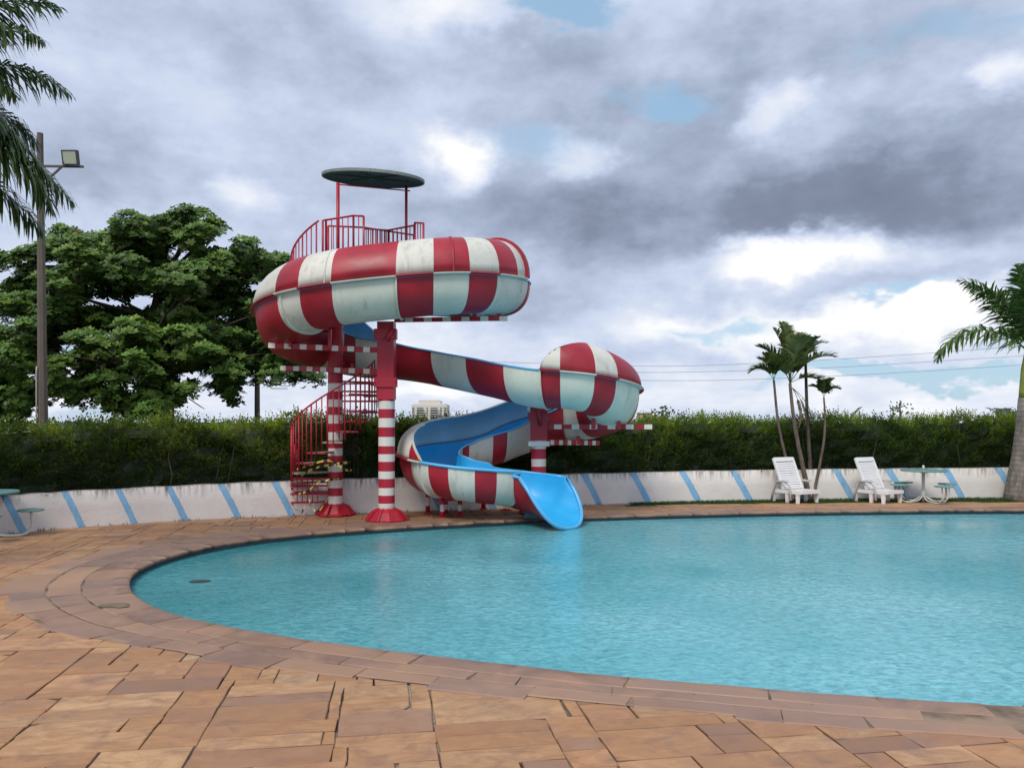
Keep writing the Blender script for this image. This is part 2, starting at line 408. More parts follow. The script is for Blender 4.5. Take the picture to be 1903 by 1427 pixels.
setin(t, b, 'Base Color', t.mix(t.mapr(n2.outputs[0], .42, .58), t.mix(n.outputs[0], (.018, .013, .010), (.07, .05, .035)), t.mix(n.outputs[0], (.20, .16, .12), (.5, .42, .33)))); setin(t, b, 'Roughness', .95); M['mortar'] = m
m, t, b, o = newmat('distant_grass_ground'); n = t.noise(t.coord(), .15, 6); n2 = t.noise(t.coord(), 8, 4)
setin(t, b, 'Base Color', t.mix(n.outputs[0], t.mix(n2.outputs[0], (.02, .04, .012), (.05, .09, .025)), (.09, .10, .04))); setin(t, b, 'Roughness', .95); M['ground'] = m
Qd = [ray_to(outer, PC, p) for p in POOL]
mb = MB(); ring_poly(POOL + PN * .01, Qd, -.013, -.013, mb); tag(mb.build('paving_bed', 'mortar'), kind='structure')
mb = MB()
far = [PC + (p - PC) / np.linalg.norm(p - PC) * 4500 for p in POOL]; mid = [PC + (p - PC) / np.linalg.norm(p - PC) * 60 for p in POOL]
ring_poly(POOL + PN * .05, mid, -.03, -.03, mb); ring_poly(mid, far, -.03, -.03, mb); tag(mb.build('ground', 'ground'), kind='structure')

# water
m, t, b, o = newmat('pool_water'); P = t.coord()
rl = t.noise(t.mapping(P, (1, 1, 1)), .42, 3, .5, .3)
r0 = t.noise(t.mapping(P, (1.0, 1.5, 1), rot=(0, 0, .35)), 4.6, 3, .55, .6)
r1 = t.noise(t.mapping(P, (1.0, 1.6, 1), rot=(0, 0, -.3)), 13.0, 3, .6, .8); r2 = t.noise(P, 34, 2, .5, .5)
hh = t.math('ADD', t.math('MULTIPLY', r0.outputs[0], 1.0), t.math('ADD', t.math('MULTIPLY', r1.outputs[0], .52), t.math('MULTIPLY', r2.outputs[0], .22)))
base = t.mix(t.mapr(rl.outputs[0], .35, .65), (.075, .36, .42), (.135, .47, .545))
base = t.mix(t.mapr(r1.outputs[0], .35, .68, 0, .8), base, (.03, .22, .27))  # light and dark of the ripples painted into the base colour
setin(t, b, 'Base Color', base); setin(t, b, 'Roughness', .05); b.inputs['IOR'].default_value = 1.333
sx_ = t.node('ShaderNodeSeparateXYZ'); t.l.new(P, sx_.inputs[0])
deep = t.math('ADD', sx_.outputs[0], t.math('MULTIPLY', t.math('SUBTRACT', rl.outputs[0], .5), 5.0))
refl_fade = t.mapr(deep, -4.0, 1.5, 0, 1, 'SMOOTHSTEP')       # left tip darkened green, the tree's reflection painted in; paler blue further in
base2 = t.mix(refl_fade, t.mix(1.0, base, (.62, .78, .74), 'MULTIPLY'), t.mix(1.0, base, (1.85, 1.33, 1.27), 'MULTIPLY'))
t.l.new(base2, b.inputs['Base Color'])
bu = bump(t, b, hh, 1.0, .018)
t.l.new(t.mapr(rl.outputs[0], .36, .64, .25, 1.0), bu.inputs['Strength'])
M['water'] = m
mb = MB(); n0 = len(mb.v); mb.v.append((PC[0], PC[1], -.085)); 
for k, f_ in enumerate(np.linspace(.1, 1, 10)):
    for p in POOL: q = PC + (p - PC) * f_ + (0 if f_ < 1 else 0); mb.v.append((q[0], q[1], -.085))
for i in range(NP_):
    j = (i + 1) % NP_; mb.face((0, 1 + i, 1 + j), 0, True)
    for k in range(9): a = 1 + k * NP_; mb.face((a + i, a + NP_ + i, a + NP_ + j, a + j), 0, True)
tag(mb.build('pool_water', 'water'), kind='structure')
m, t, b, o = newmat('pool_wall_tile'); n = t.noise(t.coord(), 6, 4)
setin(t, b, 'Base Color', t.mix(n.outputs[0], (.01, .025, .04), (.05, .10, .13))); setin(t, b, 'Roughness', .35); M['tile'] = m
mb = MB(); ring_poly(POOL + PN * .03, POOL + PN * .03, -.012, -.7, mb); tag(mb.build('pool_wall', 'tile'), kind='structure')

# ------------------------------------------------------------------ stone paving
m, t, b, o = newmat('sandstone_slab'); a = t.node('ShaderNodeAttribute', attribute_name='Col'); P = t.mapping(t.coord(), (1, 1, 1), rot=(0, 0, -radians(9)))
g1 = t.noise(t.mapping(P, (2.2, 4.6, 1)), 1.5, 7, .64, 1.6); g2 = t.noise(P, 60, 4, .65); g3 = t.noise(P, 1.3, 5, .6, .4); g4 = t.noise(P, 5.5, 6, .62, .5)
c = t.mix(t.mapr(g1.outputs[0], .34, .68), a.outputs['Color'], t.mix(.85, a.outputs['Color'], (.33, .165, .08)))
c = t.mix(t.mapr(g4.outputs[0], .52, .68, 0, .6), c, (.23, .135, .10))
c = t.mix(t.mapr(g3.outputs[0], .5, .72, 0, .38), c, (.20, .135, .11))
c = t.mix(t.mapr(g2.outputs[0], .58, .75, 0, .35), c, (.16, .10, .07))
setin(t, b, 'Base Color', c); setin(t, b, 'Roughness', t.mapr(g3.outputs[0], .3, .7, .8, .5)); b.inputs['Specular IOR Level'].default_value = .3
hh = t.math('ADD', t.math('MULTIPLY', g1.outputs[0], .8), t.math('ADD', t.math('MULTIPLY', g2.outputs[0], .12), t.math('MULTIPLY', g4.outputs[0], .7)))
bump(t, b, hh, .55, .012); M['slab'] = m
PAL = [(.52, .285, .14), (.50, .27, .135), (.46, .25, .13), (.41, .22, .125), (.36, .20, .125), (.55, .34, .18), (.54, .32, .165), (.34, .215, .15), (.30, .185, .135), (.44, .235, .125), (.49, .28, .15), (.45, .31, .18)]
def slab(mb, pts, z, col, bev=.006, th=.03, tilt=(0, 0)):
    """pts: 2-D outline, counter-clockwise; chipped, eased top edge"""
    n = len(pts); c = np.mean(pts, 0); b0 = len(mb.v)
    for p in pts: mb.v.append((p[0], p[1], z - th))
    for p in pts: mb.v.append((p[0], p[1], z - bev + (p[0] - c[0]) * tilt[0] + (p[1] - c[1]) * tilt[1]))
    for p in pts:
        d = c - p; L = np.linalg.norm(d); q = p + d / L * bev * 1.4
        mb.v.append((q[0], q[1], z + (q[0] - c[0]) * tilt[0] + (q[1] - c[1]) * tilt[1]))
    for i in range(n):
        j = (i + 1) % n
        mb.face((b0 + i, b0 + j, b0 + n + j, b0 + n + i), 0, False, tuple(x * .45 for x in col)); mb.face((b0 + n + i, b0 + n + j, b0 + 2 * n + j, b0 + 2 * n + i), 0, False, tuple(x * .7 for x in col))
    mb.face([b0 + 2 * n + i for i in range(n)], 0, False, col)
U = .088; V = .058; ang = radians(9); ca, sa = cos(ang), sin(ang)
GX, GY = 322, 340; gx0, gy0 = -10.5, -1.0
def damp_shade(p):      # damp stone along the far rim; slide's shade on the paving darkened into colour
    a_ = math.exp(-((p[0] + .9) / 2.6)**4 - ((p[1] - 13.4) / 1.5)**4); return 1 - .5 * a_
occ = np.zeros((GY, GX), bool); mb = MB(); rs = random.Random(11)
for gy in range(GY):
    gx = 0
    while gx < GX:
        if occ[gy, gx]: gx += 1; continue
        w = rs.choice([3, 4, 5, 5, 6, 7, 8, 9]); h_ = rs.choice([2, 3, 3, 4, 5]) if w < 6 else rs.choice([3, 3, 4, 5, 6])
        w = min(w, GX - gx); k = 0
        while k < w and not occ[gy, gx + k]: k += 1
        w = k; h_ = min(h_, GY - gy)
        hh_ = 1
        while hh_ < h_ and not occ[gy + hh_, gx:gx + w].any(): hh_ += 1
        h_ = hh_; occ[gy:gy + h_, gx:gx + w] = True
        g = .003 + rs.random() * .0035; gy_ = .0008 + rs.random() * .0022
        wob = lambda k_: .02 * sin(k_ * 1.7 + 1) + .015 * sin(k_ * .61)
        x0 = gx * U + gx0 + wob(gx) + g; x1 = (gx + w) * U + gx0 + wob(gx + w) - g; y0 = gy * V + gy0 + wob(gy * .9) * .8 + gy_; y1 = (gy + h_) * V + gy0 + wob((gy + h_) * .9) * .8 - gy_
        raw = [(x0, y0), (x1, y0), (x1, y1), (x0, y1)]
        if rs.random() < .10 and w > 3 and h_ > 2:       # a broken-off corner
            k_ = rs.randrange(4); cxn, cyn = raw[k_]; sx = 1 if k_ in (0, 3) else -1; sy = 1 if k_ in (0, 1) else -1; da, db = rs.uniform(.03, .10), rs.uniform(.02, .07)
            two = [(cxn, cyn + sy * db), (cxn + sx * da, cyn)] if k_ in (0, 2) else [(cxn + sx * da, cyn), (cxn, cyn + sy * db)]
            raw = raw[:k_] + two + raw[k_ + 1:]
        pts = []
        detail = True
        for i in range(len(raw)):
            a_ = np.array(raw[i]); b_ = np.array(raw[(i + 1) % len(raw)]); L = np.linalg.norm(b_ - a_); kk = max(1, int(L / .12))
            for q in range(kk):
                p = a_ + (b_ - a_) * q / kk; jit = .0035 if q else .007
                p = p + np.array((rs.uniform(-jit, jit), rs.uniform(-jit, jit))); pts.append(np.array((p[0] * ca - p[1] * sa, p[0] * sa + p[1] * ca)))
        c_ = np.mean(pts, 0)
        gx += w
        if c_[0] > 18 or c_[1] > deck_back(c_[0]) - .02 or c_[1] < -2: continue
        if abs(c_[0]) > c_[1] * .75 + 2.5 or c_[1] < 2.0: continue
        if c_[0] > -5.5:
            dm = min(pool_dist(*p) for p in pts[::2])
            if dm < .06: 
                dmax = max(pool_dist(*p) for p in pts[::2])
                if dmax < .45: continue
                if dm < -.3: continue
                pts = [p if pool_dist(*p) > .15 else p + PN[int(np.argmin(((POOL - p)**2).sum(1)))] * (.15 - pool_dist(*p)) for p in pts]
        for k_ in range(len(pts)):
            if pts[k_][1] > deck_back(pts[k_][0]): pts[k_] = np.array((pts[k_][0], deck_back(pts[k_][0]) + .01))
        zone = .5 + .5 * sin(c_[0] * .7 + 1.3) * sin(c_[1] * .9)
        col = PAL[rs.randrange(len(PAL))] if rs.random() < .42 else PAL[rs.choice([0, 1, 5, 6, 10])]
        f_ = rs.uniform(.84, 1.12) * (.92 + .12 * zone) * damp_shade(c_); col = tuple(x * f_ for x in col)
        slab(mb, pts, rs.uniform(-.0015, .0025), col, rs.uniform(.002, .0045), .02, (rs.uniform(-.004, .004), rs.uniform(-.004, .004)))
tag(mb.build('pool_deck', 'slab', usecol=True), kind='structure')
# coping: two curved courses of darker stone
CPAL = [(.25, .15, .10), (.29, .17, .11), (.23, .14, .10), (.33, .20, .12), (.27, .175, .125), (.38, .23, .135), (.42, .25, .14)]
mb = MB()
def course(o0, o1, zt, lo, hi, seed, nose):
    r_ = random.Random(seed); s = r_.random()
    while s < PLEN[-1] - .3:
        L = r_.uniform(lo, hi)
        if s + L > PLEN[-1] - .4: L = PLEN[-1] - s + 0.0
        tone = r_.uniform(.76, 1.0) * damp_shade(poolpt(s, .3)) * (1.12 if not nose else .95); col = tuple(x * tone for x in r_.choice(CPAL)); nn = max(2, int(L / .09)); sk = r_.uniform(-.08, .08)
        if not nose: sk = r_.uniform(-.12, .12)
        a0 = o0 + (0 if nose else r_.uniform(0, .008)); a1 = o1 + (r_.uniform(-.008, .0) if o1 < .6 else r_.uniform(-.06, .07))
        if nose: prof = [(-.005, -.045), (-.02, -.036), (-.028, -.02), (-.023, -.006), (-.006, .003), (.03, zt)] + [(a1 * f_, zt) for f_ in (.35, .7)] + [(a1 - .006, zt), (a1, zt - .006), (a1, zt - .03)]
        else: prof = [(a0, zt - .03), (a0, zt - .006), (a0 + .006, zt)] + [(a0 + (a1 - a0) * f_, zt) for f_ in (.35, .7)] + [(a1 - .006, zt), (a1, zt - .005), (a1, zt - .03)]
        b0 = len(mb.v); g = .003
        for i in range(nn + 1):
            ff = i / nn
            for (of, z) in prof:
                ss = s + g + (L - 2 * g) * ff + sk * (of - o0) * (1 if True else 0)
                p = poolpt(ss, of); mb.v.append((p[0], p[1], z + .0015 * sin(ss * 9 + of * 5)))
        m_ = len(prof)
        for i in range(nn):
            for k in range(m_ - 1):
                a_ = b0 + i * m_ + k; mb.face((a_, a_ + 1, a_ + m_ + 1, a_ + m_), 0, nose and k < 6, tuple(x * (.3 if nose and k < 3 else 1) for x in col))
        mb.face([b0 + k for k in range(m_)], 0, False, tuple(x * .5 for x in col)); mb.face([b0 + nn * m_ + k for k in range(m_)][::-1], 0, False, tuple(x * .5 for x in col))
        s += L
course(0, .27, .010, .25, .85, 3, True); course(.276, .47, .009, .2, .7, 5, False); course(.476, .70, .008, .2, .75, 8, False)
m, t, b, o = newmat('polished_coping_stone'); a = t.node('ShaderNodeAttribute', attribute_name='Col'); P = t.coord()
g1 = t.noise(t.mapping(P, (1, 1, 1)), 2.4, 7, .62, 1.0); g2 = t.noise(P, 45, 4, .65); g3 = t.noise(P, .9, 4)
c = t.mix(t.mapr(g1.outputs[0], .36, .68), a.outputs['Color'], (.37, .215, .14)); c = t.mix(t.mapr(g3.outputs[0], .42, .62, 0, .5), c, (.235, .15, .13)); c = t.mix(t.mapr(g2.outputs[0], .6, .75, 0, .35), c, (.13, .09, .07))
setin(t, b, 'Base Color', c); setin(t, b, 'Roughness', t.mapr(g3.outputs[0], .3, .7, .62, .38)); bump(t, b, t.math('ADD', g1.outputs[0], t.math('MULTIPLY', g2.outputs[0], .15)), .35, .008); M['coping'] = m
cp = mb.build('pool_coping', 'coping', usecol=True); tag(cp, kind='structure')
m, t, b, o = newmat('pale_coping_mortar'); n = t.noise(t.coord(), 3, 4)
setin(t, b, 'Base Color', t.mix(t.mapr(n.outputs[0], .4, .6), (.08, .058, .045), (.30, .21, .14))); setin(t, b, 'Roughness', .9); M['lightmortar'] = m
mb = MB(); ring_poly(POOL + PN * .012, POOL + PN * np.array([[.68 * cw(p)] for p in POOL]), .0040, .0030, mb); tag(mb.build('coping_mortar', 'lightmortar'), kind='structure')

# loose chip of stone on the coping and a dark drain patch under the water surface
m, t, b, o = newmat('grey_green_chip'); n = t.noise(t.coord(), 25, 4); setin(t, b, 'Base Color', t.mix(n.outputs[0], (.09, .075, .05), (.24, .20, .13))); setin(t, b, 'Roughness', .9); M['chip'] = m
def chunk(name, x, y, L, Wd, h_, rz, seed, mat, label, cat):
    r_ = random.Random(seed); mb = MB(); n = 11; b0 = 0
    for lv, (s_, z) in enumerate(((1, 0), (1.02, h_ * .5), (.9, h_))):
        for j in range(n):
            a_ = 2 * pi * j / n; rr = (1 + .22 * sin(3 * a_ + seed) + .1 * sin(5 * a_)) * s_; px_, py_ = L / 2 * cos(a_) * rr, Wd / 2 * sin(a_) * rr
            mb.v.append((px_ * cos(rz) - py_ * sin(rz), px_ * sin(rz) + py_ * cos(rz), z + (r_.uniform(-.006, .006) if lv else 0)))
    for lv in range(2):
        for j in range(n): a_ = lv * n + j; b_ = lv * n + (j + 1) % n; mb.face((a_, b_, b_ + n, a_ + n))
    mb.face([2 * n + j for j in range(n)]); mb.face(list(range(n))[::-1])
    ob = mb.build(name, mat, loc=(x, y, .0125)); tag(ob, label, cat); return ob
p = W(215, 1128, 6.88); chunk('stone_chip', p[0], p[1], .27, .16, .012, .1, 4, 'chip', 'flat broken grey stone chip lying on the coping at the tip of the pool', 'stone')
m, t, b, o = newmat('dark_drain'); setin(t, b, 'Base Color', (.02, .05, .05)); setin(t, b, 'Roughness', .3); M['drain'] = m
mb = MB(); p = W(372, 1080, 1.735 * F / (1080 - H)); mb.lathe((0, 0, 0), [(.0, .001), (.11, .0015), (.12, .0)], 18, sq=.8); ob = mb.build('drain_cover', 'drain', loc=(p[0], p[1], -.0845)); tag(ob, 'dark drain patch in the green water near the left tip of the pool', 'drain')

# ------------------------------------------------------------------ retaining wall with painted stripes
m, t, b, o = newmat('stuccoed_wall_with_blue_stripes')
uv = t.node('ShaderNodeUVMap').outputs[0]; P = t.coord(); s3 = t.node('ShaderNodeSeparateXYZ'); t.l.new(uv, s3.inputs[0]); u, v, _ = s3.outputs
nz = t.noise(P, 14, 5, .7); nb = t.noise(P, 1.6, 5); ns = t.noise(t.mapping(P, (14, 14, 1.6)), 1, 6, .7); nf = t.noise(P, 55, 4, .6)
uu = t.math('ADD', u, t.math('MULTIPLY', t.math('SUBTRACT', nz.outputs[0], .5), .035))
fr = t.math('FRACT', t.math('ADD', uu, .5))
st = t.math('MULTIPLY', t.math('GREATER_THAN', fr, .5 - .068), t.math('LESS_THAN', fr, .5 + .068))
wht = t.mix(t.mapr(nb.outputs[0], .3, .7), (.72, .68, .64), (.82, .79, .75))
blu = t.mix(t.mapr(ns.outputs[0], .3, .7), (.19, .42, .66), (.30, .54, .75))
c = t.mix(st, wht, blu)
topd = t.mapr(v, .45, 1.0, 0, 1)
gr = t.math('MULTIPLY', t.mapr(ns.outputs[0], .45, .63), t.mapr(t.math('ADD', topd, t.math('MULTIPLY', t.math('SUBTRACT', nb.outputs[0], .5), 1.4)), .45, 1.1))
c = t.mix(t.math('MULTIPLY', gr, .92), c, (.13, .105, .075))
c = t.mix(t.math('MULTIPLY', t.mapr(v, .975, 1.0), .55), c, (.12, .10, .08))
c = t.mix(t.math('MULTIPLY', t.mapr(t.math('ADD', v, t.math('MULTIPLY', nz.outputs[0], .12)), .14, .03), .45), c, (.22, .17, .12))
setin(t, b, 'Base Color', c); setin(t, b, 'Roughness', .9); bump(t, b, t.math('ADD', nf.outputs[0], t.math('MULTIPLY', nz.outputs[0], 1.2)), .6, .012); M['wall'] = m
# stripe positions read at the wall top, one unit of u apart
SP = [-470, -370, -275, -180, -85, 8, 121, 220, 314, 411, 511, 610, 703, 790, 885, 985, 1085, 1176, 1268, 1363, 1458, 1553, 1650, 1757, 1855, 1955, 2055, 2155, 2255]
def px_of(k, z): p = WL[k]; return CX + F * p[0] / p[1]
mb = MB(); uvs = []; TH = .16
wpx = [CX + F * p[0] / p[1] for p in WL]
for k, p in enumerate(WL):
    zt = wall_top(p[0]); uK = float(np.interp(wpx[k], SP, range(len(SP))))
    if wpx[k] < SP[0]: uK = (wpx[k] - SP[0]) / 95.0
    if wpx[k] > SP[-1]: uK = len(SP) - 1 + (wpx[k] - SP[-1]) / 95.0
    zt += .012 * sin(k * 1.1) * .5
    for (off, z, sl, vv) in ((0, -.02, -.33, 0), (0, zt * .5, -.165, .5), (0, zt - .012, 0, .985), (.012, zt, 0, 1.0), (TH, zt, 0, 1.0), (TH, .2, 0, .9)):
        q = p + WLn[k] * off; mb.v.append((q[0], q[1], z)); uvs.append((uK + sl, vv))
n6 = 6
for k in range(len(WL) - 1):
    for i in range(n6 - 1): a_ = k * n6 + i; mb.face((a_, a_ + n6, a_ + n6 + 1, a_ + 1), 0, i < 2)
mb.uv = uvs
tag(mb.build('retaining_wall', 'wall'), 'low curved white wall with slanted pale blue stripes behind the pool deck', 'wall')
# planter bed behind it
mb = MB(); b0 = 0
for k, p in enumerate(WL):
    for off, z in ((TH - .02, wall_top(p[0]) - .06), (2.2, wall_top(p[0]) - .1), (2.6, -.03)): q = p + WLn[k] * off; mb.v.append((q[0], q[1], z))
for k in range(len(WL) - 1):
    for i in range(2): a_ = k * 3 + i; mb.face((a_, a_ + 3, a_ + 4, a_ + 1))
tag(mb.build('planter_bed', 'soil'), kind='structure')

# grass strip in front of the wall on the right
mb = MB(); r_ = random.Random(3)
for i in range(15000):
    x = r_.uniform(1.3, 12.8); y0 = deck_back(x); y1 = wall_y(x)
    if y1 - y0 < .03: continue
    y = r_.uniform(y0 - .02, y1); hgt = r_.uniform(.015, .05); a_ = r_.uniform(0, pi); dx, dy = cos(a_) * .006, sin(a_) * .006; lx, ly = r_.uniform(-.02, .02), r_.uniform(-.02, .02)
    f_ = r_.uniform(.6, 1.4); mb.tri((x - dx, y - dy, -.005), (x + dx, y + dy, -.005), (x + lx, y + ly, hgt), 0, (.045 * f_, .10 * f_, .025 * f_))
for i in range(500):                                # weeds along the foot of the wall on the left
    k = r_.randrange(25, 105); p = WL[k] - WLn[k] * r_.uniform(0, .03)
    if sin(k * .9) < .3: continue
    hgt = r_.uniform(.02, .07); a_ = r_.uniform(0, pi); f_ = r_.uniform(.6, 1.4)
    x, y = p[0] + r_.uniform(-.1, .1), p[1]; mb.tri((x - .006, y, 0), (x + .006, y, 0), (x + r_.uniform(-.03, .03), y - .02, hgt), 0, (.06 * f_, .09 * f_, .03 * f_))
tag(mb.build('grass', 'grass', usecol=True), 'short green grass strip at the foot of the white wall', 'grass', kind='stuff')
mb = MB(); xs_ = np.linspace(1.25, 16, 60)
for x in xs_: mb.v.append((x, deck_back(x) - .03, -.008)); mb.v.append((x, wall_y(x) + .05, -.008))
for k in range(59): mb.face((2 * k, 2 * k + 2, 2 * k + 3, 2 * k + 1))
tag(mb.build('grass_verge', 'ground'), kind='structure')

# ------------------------------------------------------------------ foliage helpers
def frame_from(dirv):
    d = np.array(dirv, float); d /= np.linalg.norm(d) + 1e-9
    r = np.cross(d, (0, 0, 1.)); 
    if np.linalg.norm(r) < .05: r = np.cross(d, (0, 1., 0))
    r /= np.linalg.norm(r); u = np.cross(r, d); return d, r, u
def hedge_obj():
    th = thing('hedge', 'long dense dark green clipped hedge running behind the white wall', 'hedge', (0, 14.6, .5))
    mb = MB(); r_ = random.Random(21)
    cum = WLs; total_ = cum[-1]
    def at(s):
        return np.array((np.interp(s, cum, WL[:, 0]), np.interp(s, cum, WL[:, 1]))), np.array((np.interp(s, cum, WLn[:, 0]), np.interp(s, cum, WLn[:, 1])))
    def topz(p):
        px = CX + F * p[0] / (p[1] + .5)
        py = float(np.interp(px, [-300, 0, 150, 300, 450, 540, 640, 740, 850, 1000, 1180, 1230, 1300, 1400, 1500, 1600, 1760, 1903, 2200], [800, 800, 787, 783, 786, 775, 778, 776, 783, 786, 783, 774, 779, 780, 777, 778, 779, 772, 770]))
        return HC - (py - H) / F * (p[1] + .55)
    s0 = float(np.interp(-10.0, WL[:, 0], cum)); s1 = float(np.interp(13.6, WL[:, 0], cum))
    SLP = [ctr_(x) for x in np.linspace(12.4, 20.4, 160)]
    def clear(x, y, z): return all((x - c[0])**2 + (y - c[1])**2 > .56 or z < c[2] - .74 or z > c[2] + .62 for c in SLP)
    def pushed(s, off, z):
        p, n = at(s); o_ = off
        if -2.6 < p[0] < 2.6:
            while o_ < 1.6 and not all((p[0] + n[0] * o_ - c[0])**2 + (p[1] + n[1] * o_ - c[1])**2 > .60 or z < c[2] - .78 for c in SLP): o_ += .05
        return o_
    N = 23000
    for i in range(N):
        s = r_.uniform(s0, s1); p, n = at(s); zt = topz(p) + .05 * sin(s * 2.3) + .025 * sin(s * 6.1 + 1) + .02 * sin(s * 13.7) - .075
        zb = wall_top(p[0]) - .05
        w = r_.random()
        if w < .74:      # front face
            h_ = r_.random()**.85; z = zb + (zt - zb) * h_
            bulge = .15 * sin(s * 1.9 + z * 2) + .10 * sin(s * 4.7 + z * 5.1) + .07 * sin(s * 9.3 - z * 8)
            off = .26 + bulge * .8 + r_.uniform(-.05, .14) + .10 * (1 - h_) * r_.random()
            out_ = np.array((-n[0], -n[1], .25 + .5 * h_)); front = 1
        elif w < .93:
            off = r_.uniform(.15, 1.15); z = zt + r_.uniform(-.10, .03); out_ = np.array((-n[0] * .3, -n[1] * .3, 1.)); h_ = 1; front = 1
        else:
            off = r_.uniform(.9, 1.2); z = zb + (zt - zb) * r_.random(); out_ = np.array((n[0], n[1], .4)); h_ = .5; front = 0
        hole = sin(s * 3.7 + 2 * sin(z * 4)) * sin(z * 7.3 + s * 1.3)
        if h_ < .93 and hole > .62 and r_.random() < .75: continue
        if -2.8 < p[0] < 2.8:
            q_ = p + n * off
            if not clear(q_[0], q_[1], z):
                off = pushed(s, off, z) + r_.uniform(0, .12)
        c0 = p + n * off
        # a small horizontal spray: twig with leaflets
        d = out_ / np.linalg.norm(out_) + np.array((r_.uniform(-.8, .8), r_.uniform(-.5, .5), r_.uniform(-.35, .35))); d, rr, uu_ = frame_from(d)
        L = r_.uniform(.09, .20) * (1.15 if h_ > .9 else 1)
        patch = .5 + .30 * sin(s * 2.9 + 3 * sin(z * 2.1 + s * .7)) * sin(z * 6 + s) + .2 * sin(s * .83 + 1) + .2 * sin(s * 7.1 + z * 9)
        lum = 1.75 * (.52 + .70 * h_**1.2) * (.40 + .85 * patch) * r_.uniform(.6, 1.35)  # leaf colour brightens with height, painted as light from above
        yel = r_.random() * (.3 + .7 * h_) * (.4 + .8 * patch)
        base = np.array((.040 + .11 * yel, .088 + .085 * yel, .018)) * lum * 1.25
        if r_.random() < .02: base = np.array((.22, .12, .04)) * lum
        nl = 6
        for k in range(nl):
            f_ = (k // 2 + .6) / (nl / 2) if k < nl - 1 else 1.1
            sd = 1 if k % 2 else -1
            q = np.array((c0[0], c0[1], z)) + d * L * f_
            ld = d * .65 + rr * sd * (.75 if k < nl - 1 else 0) + uu_ * r_.uniform(-.25, .35); ld /= np.linalg.norm(ld)
            ll = r_.uniform(.038, .062); sdv = np.cross(ld, uu_); sdv /= np.linalg.norm(sdv) + 1e-9; lw = ll * .27
            c_ = tuple(base * r_.uniform(.8, 1.2))
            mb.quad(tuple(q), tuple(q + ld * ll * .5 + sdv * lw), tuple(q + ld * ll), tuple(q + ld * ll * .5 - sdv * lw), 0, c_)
    for i in range(90):         # taller shoots breaking the top line
        s = r_.uniform(s0, s1); p, n = at(s)
        if -2.6 < p[0] < 2.4: continue
        zt = topz(p) - .06; c0 = p + n * r_.uniform(.2, 1.0); hgt = r_.uniform(.06, .15) * (1.4 if r_.random() < .15 else 1)
        lean = np.array((r_.uniform(-.4, .4), r_.uniform(-.2, .2), 1)); lean /= np.linalg.norm(lean)
        for k in range(int(hgt / .022)):
            q = np.array((c0[0], c0[1], zt)) + lean * k * .022; a_ = k * 2.4; ld = np.array((cos(a_), sin(a_), .6)); ld /= np.linalg.norm(ld); ll = .06 * (1.1 - .5 * k * .022 / hgt); sdv = np.cross(ld, (0, 0, 1.)); sdv /= np.linalg.norm(sdv)
            f_ = r_.uniform(.8, 1.3); mb.quad(tuple(q), tuple(q + ld * ll * .5 + sdv * ll * .28), tuple(q + ld * ll), tuple(q + ld * ll * .5 - sdv * ll * .28), 0, (.10 * f_, .15 * f_, .025 * f_))
    mb.build('foliage', 'hedge', th, True)
    mb = MB()                     # added inner hull, painted dark as shade, keeps daylight from passing straight through
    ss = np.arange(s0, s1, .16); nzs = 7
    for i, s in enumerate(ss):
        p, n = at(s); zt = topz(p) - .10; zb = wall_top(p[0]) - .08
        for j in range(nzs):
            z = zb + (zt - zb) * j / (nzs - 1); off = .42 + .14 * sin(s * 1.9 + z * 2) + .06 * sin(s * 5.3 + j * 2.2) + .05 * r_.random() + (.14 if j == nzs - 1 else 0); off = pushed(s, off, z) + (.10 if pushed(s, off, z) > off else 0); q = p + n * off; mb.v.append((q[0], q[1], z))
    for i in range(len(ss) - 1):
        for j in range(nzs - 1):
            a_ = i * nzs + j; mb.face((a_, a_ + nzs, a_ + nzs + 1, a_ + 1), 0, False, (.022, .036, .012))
    mb.build('dark_inner_hull', 'hedge', th, True)
    mb = MB()
    for i in range(45):
        s = r_.uniform(s0, s1); p, n = at(s)
        if -2.6 < p[0] < 2.4: continue
        zb = wall_top(p[0]) - .08; pts = []; x, y = p + n * r_.uniform(.2, .38); zt = topz(p)
        for k in range(5): pts.append((x, y, zb + (zt - zb - .1) * k / 4)); x += r_.uniform(-.07, .07); y += r_.uniform(-.03, .03)
        f_ = r_.random(); mb.tube(pts, [.014, .012, .010, .007, .004], 5)
    mb.split('stem', 'darkstem', th)
